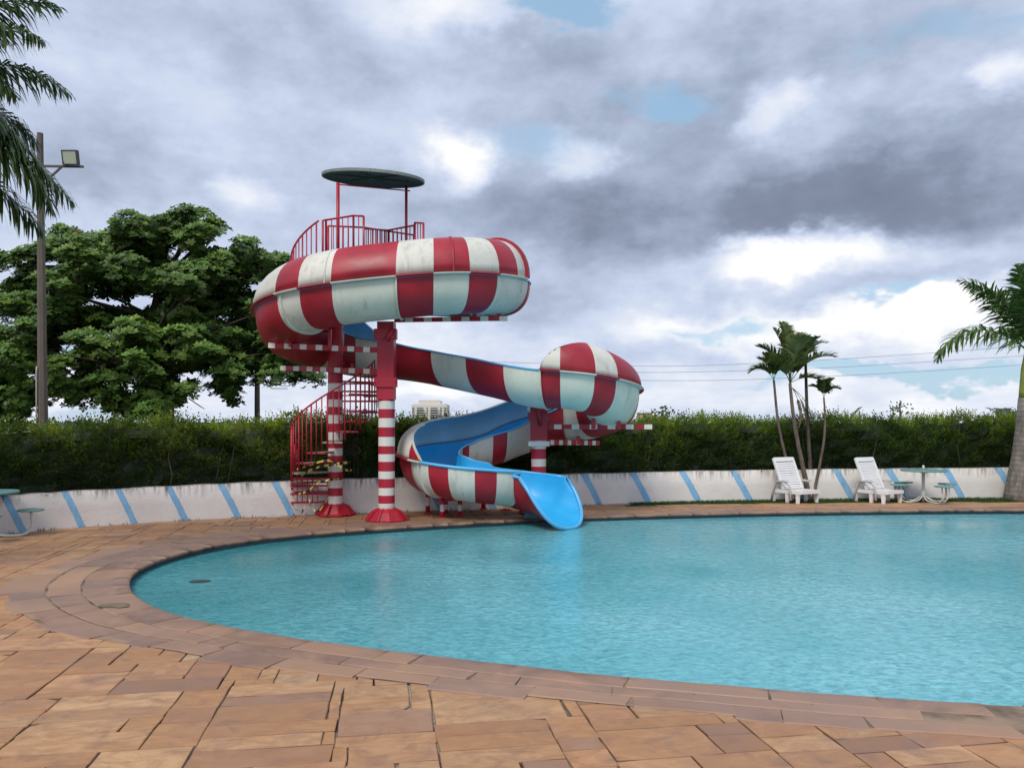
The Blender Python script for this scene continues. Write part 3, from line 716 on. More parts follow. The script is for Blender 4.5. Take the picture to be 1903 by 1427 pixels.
# broad tree
def big_tree():
    th = thing('broadleaf_tree', 'huge spreading broadleaf tree with layered crown behind the hedge', 'tree', W(300, 800, 25.0)[:2] + (0,))
    poly = [(-60, 500), (5, 480), (40, 470), (75, 468), (95, 440), (125, 430), (150, 440), (190, 455), (205, 445), (200, 418), (230, 402), (330, 405), (345, 400), (400, 412), (425, 430), (445, 442), (470, 452), (500, 470), (540, 488), (560, 520), (520, 545), (500, 575), (500, 600), (560, 640), (570, 690), (610, 705), (600, 725), (560, 712), (500, 700), (470, 705), (445, 725), (455, 765), (430, 768), (400, 735), (370, 728), (345, 745), (330, 765), (300, 780), (240, 790), (200, 775), (170, 750), (145, 745), (130, 768), (118, 735), (90, 745), (40, 790), (-60, 790), (-90, 650), (10, 615), (60, 598), (75, 590), (0, 592), (-30, 560), (10, 530), (60, 495), (-60, 500)]
    def inside(x, y):
        c = False; n = len(poly)
        for i in range(n):
            x1, y1 = poly[i]; x2, y2 = poly[(i + 1) % n]
            if (y1 > y) != (y2 > y) and x < (x2 - x1) * (y - y1) / (y2 - y1) + x1: c = not c
        return c
    holes = [(178, 562, 22, 9), (210, 565, 10, 8), (262, 565, 22, 11), (290, 565, 12, 9), (330, 475, 24, 12), (410, 450, 26, 10), (200, 625, 12, 8), (120, 652, 16, 10), (415, 595, 12, 9), (60, 700, 14, 8), (480, 535, 22, 8), (95, 498, 20, 7), (345, 700, 20, 8), (385, 705, 16, 8), (130, 700, 14, 8), (240, 720, 8, 10)]
    r_ = random.Random(5); pads = []; tries = 0
    while len(pads) < 270 and tries < 60000:
        tries += 1; x = r_.uniform(-90, 610); y = r_.uniform(400, 785)
        if not inside(x, y): continue
        rx = r_.uniform(24, 50); ry = rx * r_.uniform(.55, .8)
        if not (inside(x - rx * .75, y) and inside(x + rx * .75, y) and inside(x, y - ry * .8)): 
            rx *= .6; ry *= .75
            if not (inside(x - rx * .8, y + 4) and inside(x + rx * .8, y + 4)): continue
        if any(((x - h_[0]) / (h_[2] + rx * .55))**2 + ((y - h_[1]) / (h_[3] + ry * .8))**2 < 1 for h_ in holes): continue
        if any(abs(x - q[0]) < (rx + q[2]) * .31 and abs(y - q[1]) < (ry + q[3]) * .34 for q in pads): continue
        rel = max(0, 1 - ((x - 260) / 340)**2 - ((y - 600) / 210)**2)
        Yd = 25 + r_.uniform(-1, 1) * (1.0 + 3.2 * rel**.5) - (y - 590) * .004
        pads.append((x, y, rx, ry, Yd))
    mb = MB(); lb = MB()
    base = np.array(W(300, 800, 25.0)); base[2] = 0; top = np.array(W(285, 600, 25.3))
    tr = [base, base + (0.05, 0, 1.0), np.array(W(303, 745, 25)), np.array(W(300, 700, 25.1)), np.array(W(285, 640, 25.2)), top, np.array(W(300, 520, 25.2)), np.array(W(310, 460, 25.2))]
    tb = MB(); tb.tube(tr, [.50, .36, .33, .30, .25, .19, .12, .05], 12)
    tb.build('trunk', 'bark', th)
    hubs = [np.array(W(303, 735, 25)), np.array(W(295, 690, 25.1)), np.array(W(285, 640, 25.2)), np.array(W(287, 590, 25.3)), np.array(W(300, 520, 25.2))]
    for (x, y, rx, ry, Yd) in pads:
        c = np.array(W(x, y, Yd)); ax = rx / F * Yd; azr = ry / F * Yd
        hb = hubs[min(range(5), key=lambda k: abs(hubs[k][2] - (c[2] - .9)))]
        mid_ = hb * .5 + c * .5 + np.array((0, 0, -.12)) + np.array([r_.uniform(-.2, .2) for _ in range(3)])
        pts = crspline([hb, mid_, c + (0, 0, -azr * .5)], 5); Lb = np.linalg.norm(c - hb)
        (lb.tube if r_.random() < .4 and y < 665 else (lambda *a: None))(pts, list(np.linspace(.03 + .012 * Lb, .012, len(pts))), 6)
        nr = int(112 * (ax * azr) / (.65 * .28) * .62); nr = max(24, min(nr, 160)); shade = r_.uniform(.75, 1.15)
        for k in range(nr):
            a_ = r_.uniform(0, 2 * pi); rr = sqrt(r_.random()); zz_ = r_.uniform(-1, 1) if r_.random() < .35 else r_.uniform(.1, 1)
            s_ = sqrt(max(.05, 1 - zz_ * zz_ * .8))
            q = c + np.array((ax * cos(a_) * rr * s_ * 1.1, ax * sin(a_) * rr * s_ * 1.1, azr * zz_ * (1 - .35 * rr) + .05 * r_.uniform(-1, 1)))
            up = np.array((cos(a_) * rr * .7, sin(a_) * rr * .7 - .25, .8 + .3 * zz_)); d, rt, uu_ = frame_from(up)
            ht = (zz_ + 1) / 2; lum = 1.75 * (.30 + .85 * ht**1.2) * shade * r_.uniform(.75, 1.25)  # leaves paler towards each clump's top, top light painted into colour
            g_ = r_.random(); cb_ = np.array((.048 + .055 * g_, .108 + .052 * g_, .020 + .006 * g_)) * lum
            if r_.random() < .003: cb_ = np.array((.20, .08, .03))
            nl = 6; ph = r_.uniform(0, 6.28); Ls = r_.uniform(.12, .20)
            for l in range(nl):
                b_ = ph + 2 * pi * l / nl; od = (rt * cos(b_) + uu_ * sin(b_)) * .92 + d * r_.uniform(.05, .55); od /= np.linalg.norm(od); sv = np.cross(od, d); sv /= np.linalg.norm(sv); wv_ = Ls * .27
                f_ = r_.uniform(.8, 1.2)
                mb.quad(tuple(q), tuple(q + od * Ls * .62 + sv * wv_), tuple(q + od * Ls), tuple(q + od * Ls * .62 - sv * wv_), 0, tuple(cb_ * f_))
    nf = 0
    while nf < 4200:
        x = r_.uniform(-60, 600); y = r_.uniform(420, 775)
        if not inside(x, y) or not inside(x, y + 14) or not inside(x, y - 10) or any(((x - h_[0]) / (h_[2] + 5))**2 + ((y - h_[1]) / (h_[3] + 5))**2 < 1 for h_ in holes): continue
        nf += 1; q = np.array(W(x, y, 25.3 + r_.uniform(-1, 1.4))); d, rt, uu_ = frame_from((r_.uniform(-1, 1), r_.uniform(-1, 1), .8)); ph = r_.uniform(0, 6.28); f_ = r_.uniform(.5, 1.1)
        for l in range(6):
            b_ = ph + 2 * pi * l / 6; od = (rt * cos(b_) + uu_ * sin(b_)) * .92 + d * r_.uniform(.05, .4); od /= np.linalg.norm(od); sv = np.cross(od, d); sv /= np.linalg.norm(sv); Ls = .24
            mb.quad(tuple(q), tuple(q + od * Ls * .62 + sv * Ls * .28), tuple(q + od * Ls), tuple(q + od * Ls * .62 - sv * Ls * .28), 0, (.060 * f_, .11 * f_, .027 * f_))
    lb.build('limb', 'bark', th)
    # bare twigs at lower right and lower left
    tw = MB()
    for (a0, pts_) in ((0, [(480, 695), (500, 712), (530, 718), (552, 714)]), (0, [(482, 700), (505, 722), (535, 722)]), (0, [(500, 712), (520, 700), (540, 705)]), (0, [(300, 640), (310, 620), (305, 600), (320, 590)]), (0, [(300, 640), (290, 620), (300, 605)]), (0, [(350, 740), (372, 755), (380, 760)])):
        tw.tube([W(a_, b_, 24.2 + .2 * i) for i, (a_, b_) in enumerate(pts_)], [.020, .015, .010, .006][:len(pts_)], 5)
    tw.split('bare_twig', 'bark', th)
    mb.build('crown', 'leaf', th, True)
big_tree()

# palms
#HEDGE
def frond(mb, base, azim, elev, L, droop, nl=46, ll=.5, hang=.6, lift=.35, width=.022, col=(.05, .11, .025), r_=random, plume=.25, start=.12, mi=0, curl=0.0, tip=.35):
    """feather frond: a tapering rachis arching over, leaflets both sides"""
    pts = []; K = 18; p = np.array(base, float); e = elev; a = azim
    for k in range(K + 1):
        pts.append(p.copy()); dv = np.array((cos(a) * cos(e), sin(a) * cos(e), sin(e))); p = p + dv * L / K; e -= droop / K * (.5 + 1.1 * k / K); a += curl / K
    mb.tube(pts, [max(.003, .018 * (L / 2) * (1 - .9 * k / K)) for k in range(K + 1)], 5, mi=mi, col=(.12, .16, .04))
    P = np.array(pts)
    for i in range(nl):
        f = start + (1 - start) * (i + .5) / nl; x = f * K; k = min(K - 1, int(x)); q = P[k] + (P[k + 1] - P[k]) * (x - k); T = P[k + 1] - P[k]; T /= np.linalg.norm(T)
        S = np.cross(T, (0, 0, 1.)); S /= np.linalg.norm(S) + 1e-9; Up = np.cross(S, T)
        l = ll * (sin(pi * min(1, (f * .86 + .12))) ** .6) * r_.uniform(.82, 1.1)
        for sd in (-1, 1):
            d1 = S * sd * .8 + T * (.55 + .5 * f) + Up * (lift + r_.uniform(-plume, plume)); d1 /= np.linalg.norm(d1)
            q0 = q; w = width * r_.uniform(.8, 1.15); prev = q0; pw = w * .5; f_ = r_.uniform(.65, 1.3); c_ = (col[0] * f_, col[1] * f_, col[2] * f_)
            sv = np.cross(d1, Up + S * .2 * r_.uniform(-1, 1)); sv /= np.linalg.norm(sv)
            segs = 3; dd = d1.copy(); a0 = prev - sv * pw; b0_ = prev + sv * pw
            for s_ in range(segs):
                dd = dd + np.array((0, 0, -hang * (.35 + .5 * s_) )); dd /= np.linalg.norm(dd); nx = prev + dd * l / segs; nw = w * (1, .8, .06)[s_]
                a1 = nx - sv * nw; b1 = nx + sv * nw; mb.quad(tuple(a0), tuple(b0_), tuple(b1), tuple(a1), mi, c_); a0, b0_, prev = a1, b1, nx
    return P

# royal palm at the right edge
r_ = random.Random(31)
bx, by = 10.98, 16.25
th = thing('royal_palm', 'tall palm with thick grey trunk at the right edge beside the picnic table', 'palm', (bx, by, 0))
mb = MB(); mb.tube([(bx, by, -.03), (bx, by, .15), (bx, by, .5), (bx + .0, by, .9), (bx, by, 1.4), (bx - .01, by, 1.8), (bx - .01, by, 2.17)], [.53, .50, .44, .37, .31, .265, .235], 24); mb.build('trunk', 'palmbark', th)
mb = MB(); mb.tube([(bx - .01, by, 2.17), (bx - .01, by, 2.3), (bx, by, 2.8), (bx, by, 3.0), (bx, by, 3.25), (bx, by, 3.4)], [.225, .22, .19, .155, .11, .05], 18); mb.build('crownshaft', 'shaft', th)
for (azd, el_, L, dr, hang) in ((184, 42, 2.5, 118, .6), (140, 76, 2.3, 62, .35), (172, 70, 2.0, 50, .3), (235, 80, 2.2, 62, .35), (100, 74, 2.2, 70, .4), (20, 45, 2.5, 95, .5), (60, 60, 2.4, 85, .45), (320, 50, 2.4, 90, .5), (270, 66, 1.9, 60, .4), (0, 80, 2.1, 45, .3), (215, 84, 1.9, 30, .25)):
    mb = MB(); frond(mb, (bx, by, 3.08), radians(azd), radians(el_), L, radians(dr), 70, .56, hang, .15, .027, (.085, .16, .038), r_, plume=.9); mb.build('frond', 'palm', th, True)
# royal palm beyond the left edge, its fronds hanging into view
bx, by, bz = -6.90, 8.1, 4.75
th = thing('royal_palm', 'palm outside the left edge whose long drooping fronds hang beside the floodlight pole', 'palm', (bx, by, 0))
mb = MB(); mb.tube([(bx, by, 0), (bx, by, .6), (bx, by, 2.0), (bx, by, 3.4)], [.34, .30, .22, .17], 20); mb.build('trunk', 'palmbark', th)
mb = MB(); mb.tube([(bx, by, 3.4), (bx, by, 4.2), (bx, by, 4.6), (bx, by, 4.85)], [.17, .14, .09, .04], 16); mb.build('crownshaft', 'shaft', th)
for (azd, el_, L, dr, hang, ll) in ((4, 10, 2.35, 85, .9, .56), (-14, 0, 2.0, 70, .9, .55), (12, -12, 2.1, 45, .9, .55), (2, 34, 1.9, 100, .85, .5), (14, 70, 2.0, 80, .8, .42), (-8, 80, 2.1, 65, .8, .42), (4, 74, 2.05, 95, .8, .42), (0, 60, 1.9, 110, .8, .48), (4, 66, 2.7, 85, .8, .48), (-6, 57, 2.55, 95, .85, .5), (9, 50, 2.4, 95, .85, .5), (-3, 76, 2.7, 78, .8, .45), (-10, 66, 1.95, 100, .8, .45), (6, 22, 2.1, 90, .9, .55), (-8, 40, 1.95, 110, .8, .5), (-16, 52, 1.8, 95, .8, .45), (30, 46, 1.9, 110, .9, .5), (100, 50, 2.3, 100, .8, .5), (180, 50, 2.4, 100, .8, .5), (250, 45, 2.4, 100, .8, .5), (300, 55, 2.2, 100, .8, .5), (8, 5, 2.35, 60, 1.0, .52), (-2, 48, 2.0, 100, .85, .45)):
    mb = MB(); frond(mb, (bx, by, bz), radians(azd), radians(el_), L, radians(dr), 100, ll * 1.1, hang * .8, .1, .017, (.075, .125, .035), r_, start=.2, plume=.8); mb.build('frond', 'palm', th, True)

# clump of slender palms by the first lounger
def slim(label, stem, r0, fr, Yd, brown=False, ll=.26):
    base = W(*stem[0], Yd); th = thing('slender_palm', label, 'palm', (base[0], base[1], 0), 'slender palms in one clump behind the left lounger')
    P = crspline([W(px, py, Yd) for px, py in stem], 6); P[0][2] = -.02
    mb = MB(); n = len(P); mb.tube(P, [r0 * (1 - .45 * k / (n - 1)) for k in range(n)], 8); mb.build('trunk', 'thinbark', th)
    top = P[-1]
    for (azd, el_, L, dr) in fr:
        mb = MB(); frond(mb, top, radians(azd), radians(el_), L, radians(dr), 38, ll * 1.15, .25, .65, .024, (.12, .16, .045), r_, start=.22); mb.build('frond', 'palm', th, True)
    if brown:
        mb = MB()
        for k in range(3): frond(mb, top + np.array((.05, 0, -.1)), radians(-10 + 14 * k), radians(-40 - 8 * k), .9, radians(60), 22, .13, .8, .1, .012, (.24, .17, .10), r_, start=.3)
        mb.build('dead_frond', 'palm', th, True)
slim('left slender palm with a pale thin stem leaning left over the first lounger', [(1502, 929), (1483, 905), (1465, 865), (1447, 790), (1438, 706)], .045, ((180, 60, .62, 110), (150, 78, .6, 60), (10, 70, .55, 70), (-60, 80, .55, 60), (200, 82, .6, 40)), 16.35)
slim('tallest bushiest palm of the clump with a brown dead frond hanging', [(1504, 929), (1497, 890), (1484, 830), (1474, 770), (1468, 712)], .06, ((175, 72, 1.1, 60), (140, 84, 1.25, 28), (60, 76, 1.25, 38), (5, 58, 1.25, 75), (0, 30, .95, 110), (-70, 80, 1.1, 50), (210, 62, .95, 95), (110, 86, 1.35, 20), (30, 66, 1.1, 60)), 16.45, True, .34)
slim('shortest right palm of the clump with a small tuft of leaves', [(1510, 929), (1520, 880), (1531, 820), (1533, 770), (1531, 738)], .035, ((0, 62, .42, 90), (170, 70, .4, 80), (90, 80, .4, 30), (-50, 80, .45, 50), (30, 80, .4, 30)), 16.5, False, .17)
mb = MB(); P = crspline([W(1508, 930, 16.6), W(1505, 860, 16.6), (W(1500, 770, 16.6)), W(1497, 670, 16.6)], 5); P[0][2] = -.02
ob = None
th = thing('slender_palm', 'dark straight bare-looking stem in the middle of the palm clump', 'palm', (P[0][0], P[0][1], 0), 'slender palms in one clump behind the left lounger')
mb.tube(P, list(np.linspace(.055, .030, len(P))), 8); mb.build('trunk', 'darkstem', th)
for (azd, el_, L, dr) in ((20, 66, .75, 80), (170, 74, .7, 60), (-60, 78, .6, 60), (90, 80, .7, 40)):
    mb = MB(); frond(mb, P[-1], radians(azd), radians(el_), L, radians(dr), 30, .24, .25, .6, .018, (.07, .11, .035), r_, start=.2); mb.build('frond', 'palm', th, True)

# shoots and treetops beyond the hedge
def shoot(name, label, cat, px, py_top, Yd, kind, seed):
    r2 = random.Random(seed); x, y, zt = W(px, py_top, Yd); th = thing(name, label, cat, (x, y, 0)); mb = MB()
    if kind == 'fan':
        for a_ in (165, 140, 110, 80, 45, 15, -10): frond(mb, (x, y, zt - .45), radians(a_ if a_ else 0), radians(r2.uniform(35, 75)), .62, radians(60), 24, .22, .2, .3, .02, (.05, .08, .03), r2)
        mb.build('crown', 'palm', th, True); tb = MB(); tb.tube([(x, y, 0), (x, y, zt - .45)], [.08, .06], 8); tb.build('trunk', 'thinbark', th); return
    if kind == 'frond':
        frond(mb, (x - .25, y, zt - .75), radians(10), radians(72), .85, radians(40), 26, .15, .2, .3, .018, (.05, .09, .03), r2); mb.build('crown', 'palm', th, True)
        tb = MB(); tb.tube([(x - .25, y, 0), (x - .25, y, zt - .75)], [.05, .035], 6); tb.build('trunk', 'thinbark', th); return
    for i in range(170):
        h_ = r2.random(); w_ = .10 + .16 * (1 - h_) + (.18 if h_ < .35 else 0)
        q = np.array((x + r2.gauss(0, w_) * .9, y + r2.gauss(0, .15), zt - .75 * (1 - h_))); d = np.array((r2.uniform(-1, 1), r2.uniform(-1, 1), r2.uniform(-.3, .8))); d /= np.linalg.norm(d); s_ = np.cross(d, (0, 1., 0)); ll = r2.uniform(.06, .1); f_ = r2.uniform(.6, 1.3)
        mb.quad(tuple(q), tuple(q + d * ll * .5 + s_ * ll * .3), tuple(q + d * ll), tuple(q + d * ll * .5 - s_ * ll * .3), 0, (.045 * f_, .08 * f_, .025 * f_))
    mb.build('crown', 'leaf', th, True); tb = MB(); tb.tube([(x, y, 0), (x + .02, y, zt - .4), (x, y, zt)], [.05, .03, .008], 6); tb.build('trunk', 'darkstem', th)
shoot('sapling', 'thin upright sapling poking above the hedge between the lounger and the table', 'tree', 1672, 748, 19.2, 'tree', 1)
shoot('sapling', 'single leaning feathery shoot rising above the hedge right of the palm clump', 'tree', 1588, 752, 18.8, 'frond', 2)
shoot('small_palm', 'short fan of dark palm leaves above the hedge near the right edge', 'palm', 1866, 758, 19.5, 'fan', 3)
shoot('sapling', 'leafy tip sticking out above the hedge just right of the slide loop', 'tree', 1232, 758, 17.6, 'tree', 4)
shoot('sapling', 'bushy green tips above the hedge just left of the stair column', 'tree', 552, 765, 16.4, 'tree', 5)

# ------------------------------------------------------------------ the water slide
def arc(cx, cy, r, a0, a1, z0, z1, n):
    return [(cx + r * cos(radians(a0 + (a1 - a0) * i / (n - 1))), cy + r * sin(radians(a0 + (a1 - a0) * i / (n - 1))), z0 + (z1 - z0) * i / (n - 1)) for i in range(n)]
CP = [(-1.70, 14.5, 4.22)] + arc(-1.25, 13.45, 1.05, 90, -90, 4.2, 3.93, 7) + arc(-2.74, 13.6, 1.18, 270, 100, 3.78, 3.22, 8)
CP += [(-2.0, 14.65, 3.10), (-1.2, 14.2, 2.93), (-.35, 13.62, 2.73), (.3, 13.27, 2.56)] + arc(.84, 14.05, .95, -80, 80, 2.45, 1.94, 7)
CP += [(.25, 14.95, 1.68), (-.3, 14.8, 1.45)] + arc(-.65, 13.9, .84, 105, 265, 1.27, .90, 7) + [(-.25, 13.10, .85), (.06, 13.20, .81), (.32, 13.12, .775), (.54, 12.93, .745)]
SPn = crspline(CP, 24)
# stations are measured on this survey line, point for point the same as the built centre line
CPR = [(-1.70, 14.5, 4.22)] + arc(-1.25, 13.45, 1.05, 90, -90, 4.2, 3.93, 7) + arc(-2.82, 13.6, 1.2, 270, 100, 3.78, 3.22, 8)
CPR += [(-2.0, 14.65, 3.10), (-1.2, 14.2, 2.93), (-.35, 13.62, 2.73), (.3, 13.27, 2.56)] + arc(.84, 14.05, .95, -80, 80, 2.45, 1.94, 7)
CPR += [(.25, 14.95, 1.68), (-.3, 14.8, 1.45)] + arc(-.65, 13.9, .84, 105, 265, 1.27, .90, 7) + [(-.25, 13.10, .85), (.10, 13.24, .80), (.30, 13.22, .775), (.47, 13.12, .75)]
SPr = crspline(CPR, 24); SL = np.r_[0, np.cumsum(np.linalg.norm(np.diff(SPr[:, :2], axis=0), axis=1))]; SEND = SL[-1]
def ctr(s): return np.array([np.interp(s, SL, SPn[:, k]) for k in range(3)])
def frm(s):
    a_ = ctr(max(0, s - .03)); b_ = ctr(min(SEND, s + .03)); T = b_ - a_; T[2] = 0; T /= np.linalg.norm(T); return ctr(s), T, np.array((-T[1], T[0], 0))
BND = [0, .55, 1.1, 1.65, 2.35, 3.00, 3.33, 3.76, 4.30, 5.30, 5.73, 6.05, 8.03, 8.38, 8.83, 9.48, 10.88, 11.68, 12.38, 12.93, 13.18, 13.51, 13.80, 14.43, 15.28, 15.88, 16.68, 17.23, 17.43, 18.03, 18.43, 18.98, 19.56, 19.83, 20.06, 20.35, 20.63, 20.93, 99]
def lowcol(s):       # 0 white, 1 red for the trough; the hoods wear the opposite
    for i in range(len(BND) - 1):
        if BND[i] <= s < BND[i + 1]: return i % 2
    return 1
def rings(s0, s1, extra=()):
    S = set(np.round(np.arange(s0, s1, .06), 4)) | {s0, s1} | {x for x in BND if s0 < x < s1} | {x for x in extra if s0 < x < s1}
    S = sorted(S); out_ = [S[0]]
    for x in S[1:]:
        if x - out_[-1] < .012:
            if x in BND or x == s1: out_[-1] = x
            continue
        out_.append(x)
    return out_
RT = .5
ctr_ = ctr
hedge_obj()
def depth(s): return float(np.interp(s, [0, 6, 7.2, 9, 10.5, 13.6, 14.6, 15.8, 17, 22], [.53, .53, .66, .68, .58, .56, .68, .70, .60, .60]))
def inner_lift(s): return float(np.interp(s, [19, 20, 20.6, 21.2], [0, .07, .06, -.05]))
def outer_side(s): return 1.0 if s < 11.2 else -1.0      # +1: left-hand side of travel
NTH = 20
def trough_pt(s, th, off, lift=True):
    c, T, N = frm(s); o_ = outer_side(s); R = RT + off + float(np.interp(s, [SEND - .7, SEND], [0, .05])); Dp = depth(s) + off
    ee = float(np.interp(s, [SEND - .7, SEND], [.86, .80])); x = R * (1 if cos(th) > 0 else -1) * abs(cos(th))**ee; z = -Dp * abs(sin(th))**ee
    # lateral coordinate measured on the left-hand normal
    zl = inner_lift(s) * (.5 - .5 * x / R * o_) - float(np.interp(s, [9.6, 10.6, 12.8, 13.2], [0, .08, .10, 0])) * (.5 + .5 * x / R)
    return c + N * x + np.array((0, 0, z + zl))
slide = thing('water_slide', 'tall twisting red and white striped water slide with blue trough ending in the pool', 'water slide', (-.5, 13.6, 0))
def build_trough(s0, s1, exitlip=False):
    mb = MB(); S = rings(s0, s1); th = [pi * i / NTH for i in range(NTH + 1)]
    base_o = len(mb.v)
    for s in S:
        for a_ in th: mb.v.append(tuple(trough_pt(s, a_, .022)))
    base_i = len(mb.v)
    for s in S:
        for a_ in th: mb.v.append(tuple(trough_pt(s, a_, 0)))
    n = NTH + 1
    for k in range(len(S) - 1):
        cm = lowcol((S[k] + S[k + 1]) / 2); cm = 0 if cm == 0 else 1
        if cm == 0 and (2.9 < S[k] < 3.9 or 13.1 < S[k] < 14.5 or 10.8 < S[k] < 12.95 or 4.2 < S[k] < 5.4): cm = 3
        for j in range(NTH):
            a_ = base_o + k * n + j; mb.face((a_, a_ + 1, a_ + n + 1, a_ + n), cm, True)
            a_ = base_i + k * n + j; mb.face((a_, a_ + n, a_ + n + 1, a_ + 1), 2, True)
    if exitlip:
        K = 8; c, T, N = frm(s1); Lx = .58
        rows_o = [base_o + (len(S) - 1) * n + j for j in range(n)]; rows_i = [base_i + (len(S) - 1) * n + j for j in range(n)]
        ang_ = radians(-4); Td = np.array((T[0] * cos(ang_) - T[1] * sin(ang_), T[0] * sin(ang_) + T[1] * cos(ang_), 0))
        for k in range(1, K + 1):
            tt = k / K; no = []; ni = []
            for off, lst in ((.022, no), (0, ni)):
                for a_ in th:
                    g = sin(a_)**.6 if sin(a_) > 1e-6 else 0
                    p0 = trough_pt(s1, a_, off); q = p0 + Td * Lx * tt * g + np.array((0, 0, -.19 * tt * g))
                    fl = (q - c); lat = np.dot(fl, N); q = q + N * lat * .10 * tt
                    lst.append(len(mb.v)); mb.v.append(tuple(q))
            for j in range(NTH):
                mb.face((rows_o[j], rows_o[j + 1], no[j + 1], no[j]), 1 if True else 0, True); mb.face((rows_i[j], ni[j], ni[j + 1], rows_i[j + 1]), 2, True)
            rows_o, rows_i = no, ni
        for j in range(NTH): mb.face((rows_o[j], rows_o[j + 1], rows_i[j + 1], rows_i[j]), 4)
        endring = [np.array(mb.v[i]) for i in rows_i]
    else:
        endring = None
        e = len(S) - 1
        for j in range(NTH): mb.face((base_o + e * n + j, base_o + e * n + j + 1, base_i + e * n + j + 1, base_i + e * n + j), 4)
    for j in range(NTH): mb.face((base_o + j, base_i + j, base_i + j + 1, base_o + j + 1), 4)
    ob = mb.build('trough', ['white', 'red', 'blue', 'mint', 'bluerim'], slide)
    # rim: a rolled lip on both edges
    rim = MB()
    for a_ in (0, pi):
        pts = [trough_pt(s, a_, .03) + np.array((0, 0, .004)) for s in S[::2] + [S[-1]]]
        if exitlip: pass
        rim.tube(pts, .028 if s0 > 19 else .016, 6)
    if exitlip:
        pts = [trough_pt(s1, 0, .02)] + [q for q in endring] + [trough_pt(s1, pi, .02)]
        rim.tube(pts, [.034] * len(pts), 8)
    o2 = sub('rim', rim, 'bluerim', ob)
    return ob
SEC = [0, 2.35, 4.30, 8.83, 12.93, 15.88, 19.56, SEND]
for i in range(len(SEC) - 1):
    build_trough(SEC[i], SEC[i + 1], i == len(SEC) - 2)
def hood(s0, s1, phi_at, hh, sstart, send, extra=(), flip=()):
    mb = MB(); S = rings(s0, s1, extra); NP2 = 16; n = NP2 + 1
    ids = {}
    for lay, off in ((0, .03), (1, .0)):
        for k, s in enumerate(S):
            for j in range(n):
                f_ = j / NP2; se = min(max(s, sstart(f_)), send(f_)); ph = f_ * phi_at(se); c, T, N = frm(se); o_ = outer_side(se)
                x = (RT + (.065 if lay == 0 else .002)) * cos(ph); z = (hh(se) + off) * sin(ph)**.92 if sin(ph) > 0 else 0
                ids[(lay, k, j)] = len(mb.v); mb.v.append(tuple(c + N * x * o_ + np.array((0, 0, z + .03))))
    for k in range(len(S) - 1):
        sm_ = (S[k] + S[k + 1]) / 2; cm = 1 - lowcol(sm_)
        if any(a_ <= sm_ < b_ for a_, b_ in flip): cm = 1 - cm
        for j in range(NP2):
            if sm_ > send((j + .5) / NP2) + .03 or sm_ < sstart((j + .5) / NP2) - .03: continue
            q = [ids[(0, k, j)], ids[(0, k, j + 1)], ids[(0, k + 1, j + 1)], ids[(0, k + 1, j)]]; mb.face(q, 0 if cm == 0 else 1, True)
            q = [ids[(1, k, j)], ids[(1, k, j + 1)], ids[(1, k + 1, j + 1)], ids[(1, k + 1, j)]]; mb.face(q[::-1], 2, True)
    for k in range(len(S) - 1):           # closing edge along both long sides
        for j in (0, NP2): mb.face((ids[(0, k, j)], ids[(0, k + 1, j)], ids[(1, k + 1, j)], ids[(1, k, j)]), 0)
    for k in (0, len(S) - 1):
        for j in range(NP2): mb.face((ids[(0, k, j)], ids[(0, k, j + 1)], ids[(1, k, j + 1)], ids[(1, k, j)]), 0)
    ob = mb.build('hood', ['white', 'red', 'hoodblue'], slide)
    # bolted flange under the hood, outer side, and rounded end band
    fl = MB(); pts = []; SS = S
    nfl = 0
    for k in range(len(S) - 1):
        cm = 1 - lowcol((S[k] + S[k + 1]) / 2)
        q = []
        for s in (S[k], S[k + 1]):
            s = min(max(s, sstart(0)), send(0)); c, T, N = frm(s); o_ = outer_side(s)
            q.append([c + N * o_ * r2 + np.array((0, 0, z2)) for r2, z2 in ((RT + .02, .035), (RT + .105, .020), (RT + .105, .004), (RT + .02, -.01))])
        b0 = len(fl.v)
        for rr in q: fl.v += [tuple(x) for x in rr]
        for i in range(3): fl.face((b0 + i, b0 + i + 1, b0 + 4 + i + 1, b0 + 4 + i), 0 if cm == 1 else 1)
        if k in (0, len(S) - 2):
            e = 0 if k == 0 else 4; fl.face((b0 + e, b0 + e + 1, b0 + e + 2, b0 + e + 3), 0)
    sub('flange', fl, ['white', 'red'], ob)
    return ob, S, ids
phi1 = lambda s: float(np.interp(s, [0, 6.6, 7.8, 8.8, 9.4], [pi, pi, 1.9, 1.2, .9]))
h1 = lambda s: float(np.interp(s, [0, 2.5, 3, 6, 9, 9.8], [.66, .64, .62, .60, .46, .38]))
ob, S, ids = hood(2.50, 9.35, phi1, h1, lambda f: 2.50, lambda f: 9.35 - .5 * f, (2.7,), ((0, 2.70),))
band = MB()
def bandring(s, phimax, hh_, w, off, mi=0):
    K = 18; b0 = len(band.v)
    for i in range(K + 1):
        ph = phimax * i / K
        for s_, r2 in ((s - w / 2, .0), (s - w / 2, off), (s + w / 2, off), (s + w / 2, .0)):
            c, T, N = frm(max(.01, s_)); o_ = outer_side(s_); band.v.append(tuple(c + N * o_ * (RT + .06 + r2) * cos(ph) + np.array((0, 0, (hh_ + .028 + r2) * max(0, sin(ph))**.92 + .03))))
    for i in range(K):
        for j in range(3): a_ = b0 + i * 4 + j; band.face((a_, a_ + 1, a_ + 5, a_ + 4), mi, j == 1)
bandring(2.50, pi, .64, .07, .05, 1); bandring(3.50, pi, .615, .025, .018, 1); bandring(5.40, pi, .60, .02, .015, 0)
band.split('end_band', ['white', 'red'], ob, True)
phi2 = lambda s: float(np.interp(s, [12.5, 14.6, 15.8, 17, 22], [2.1, 2.0, 1.55, 1.35, 1.55]))
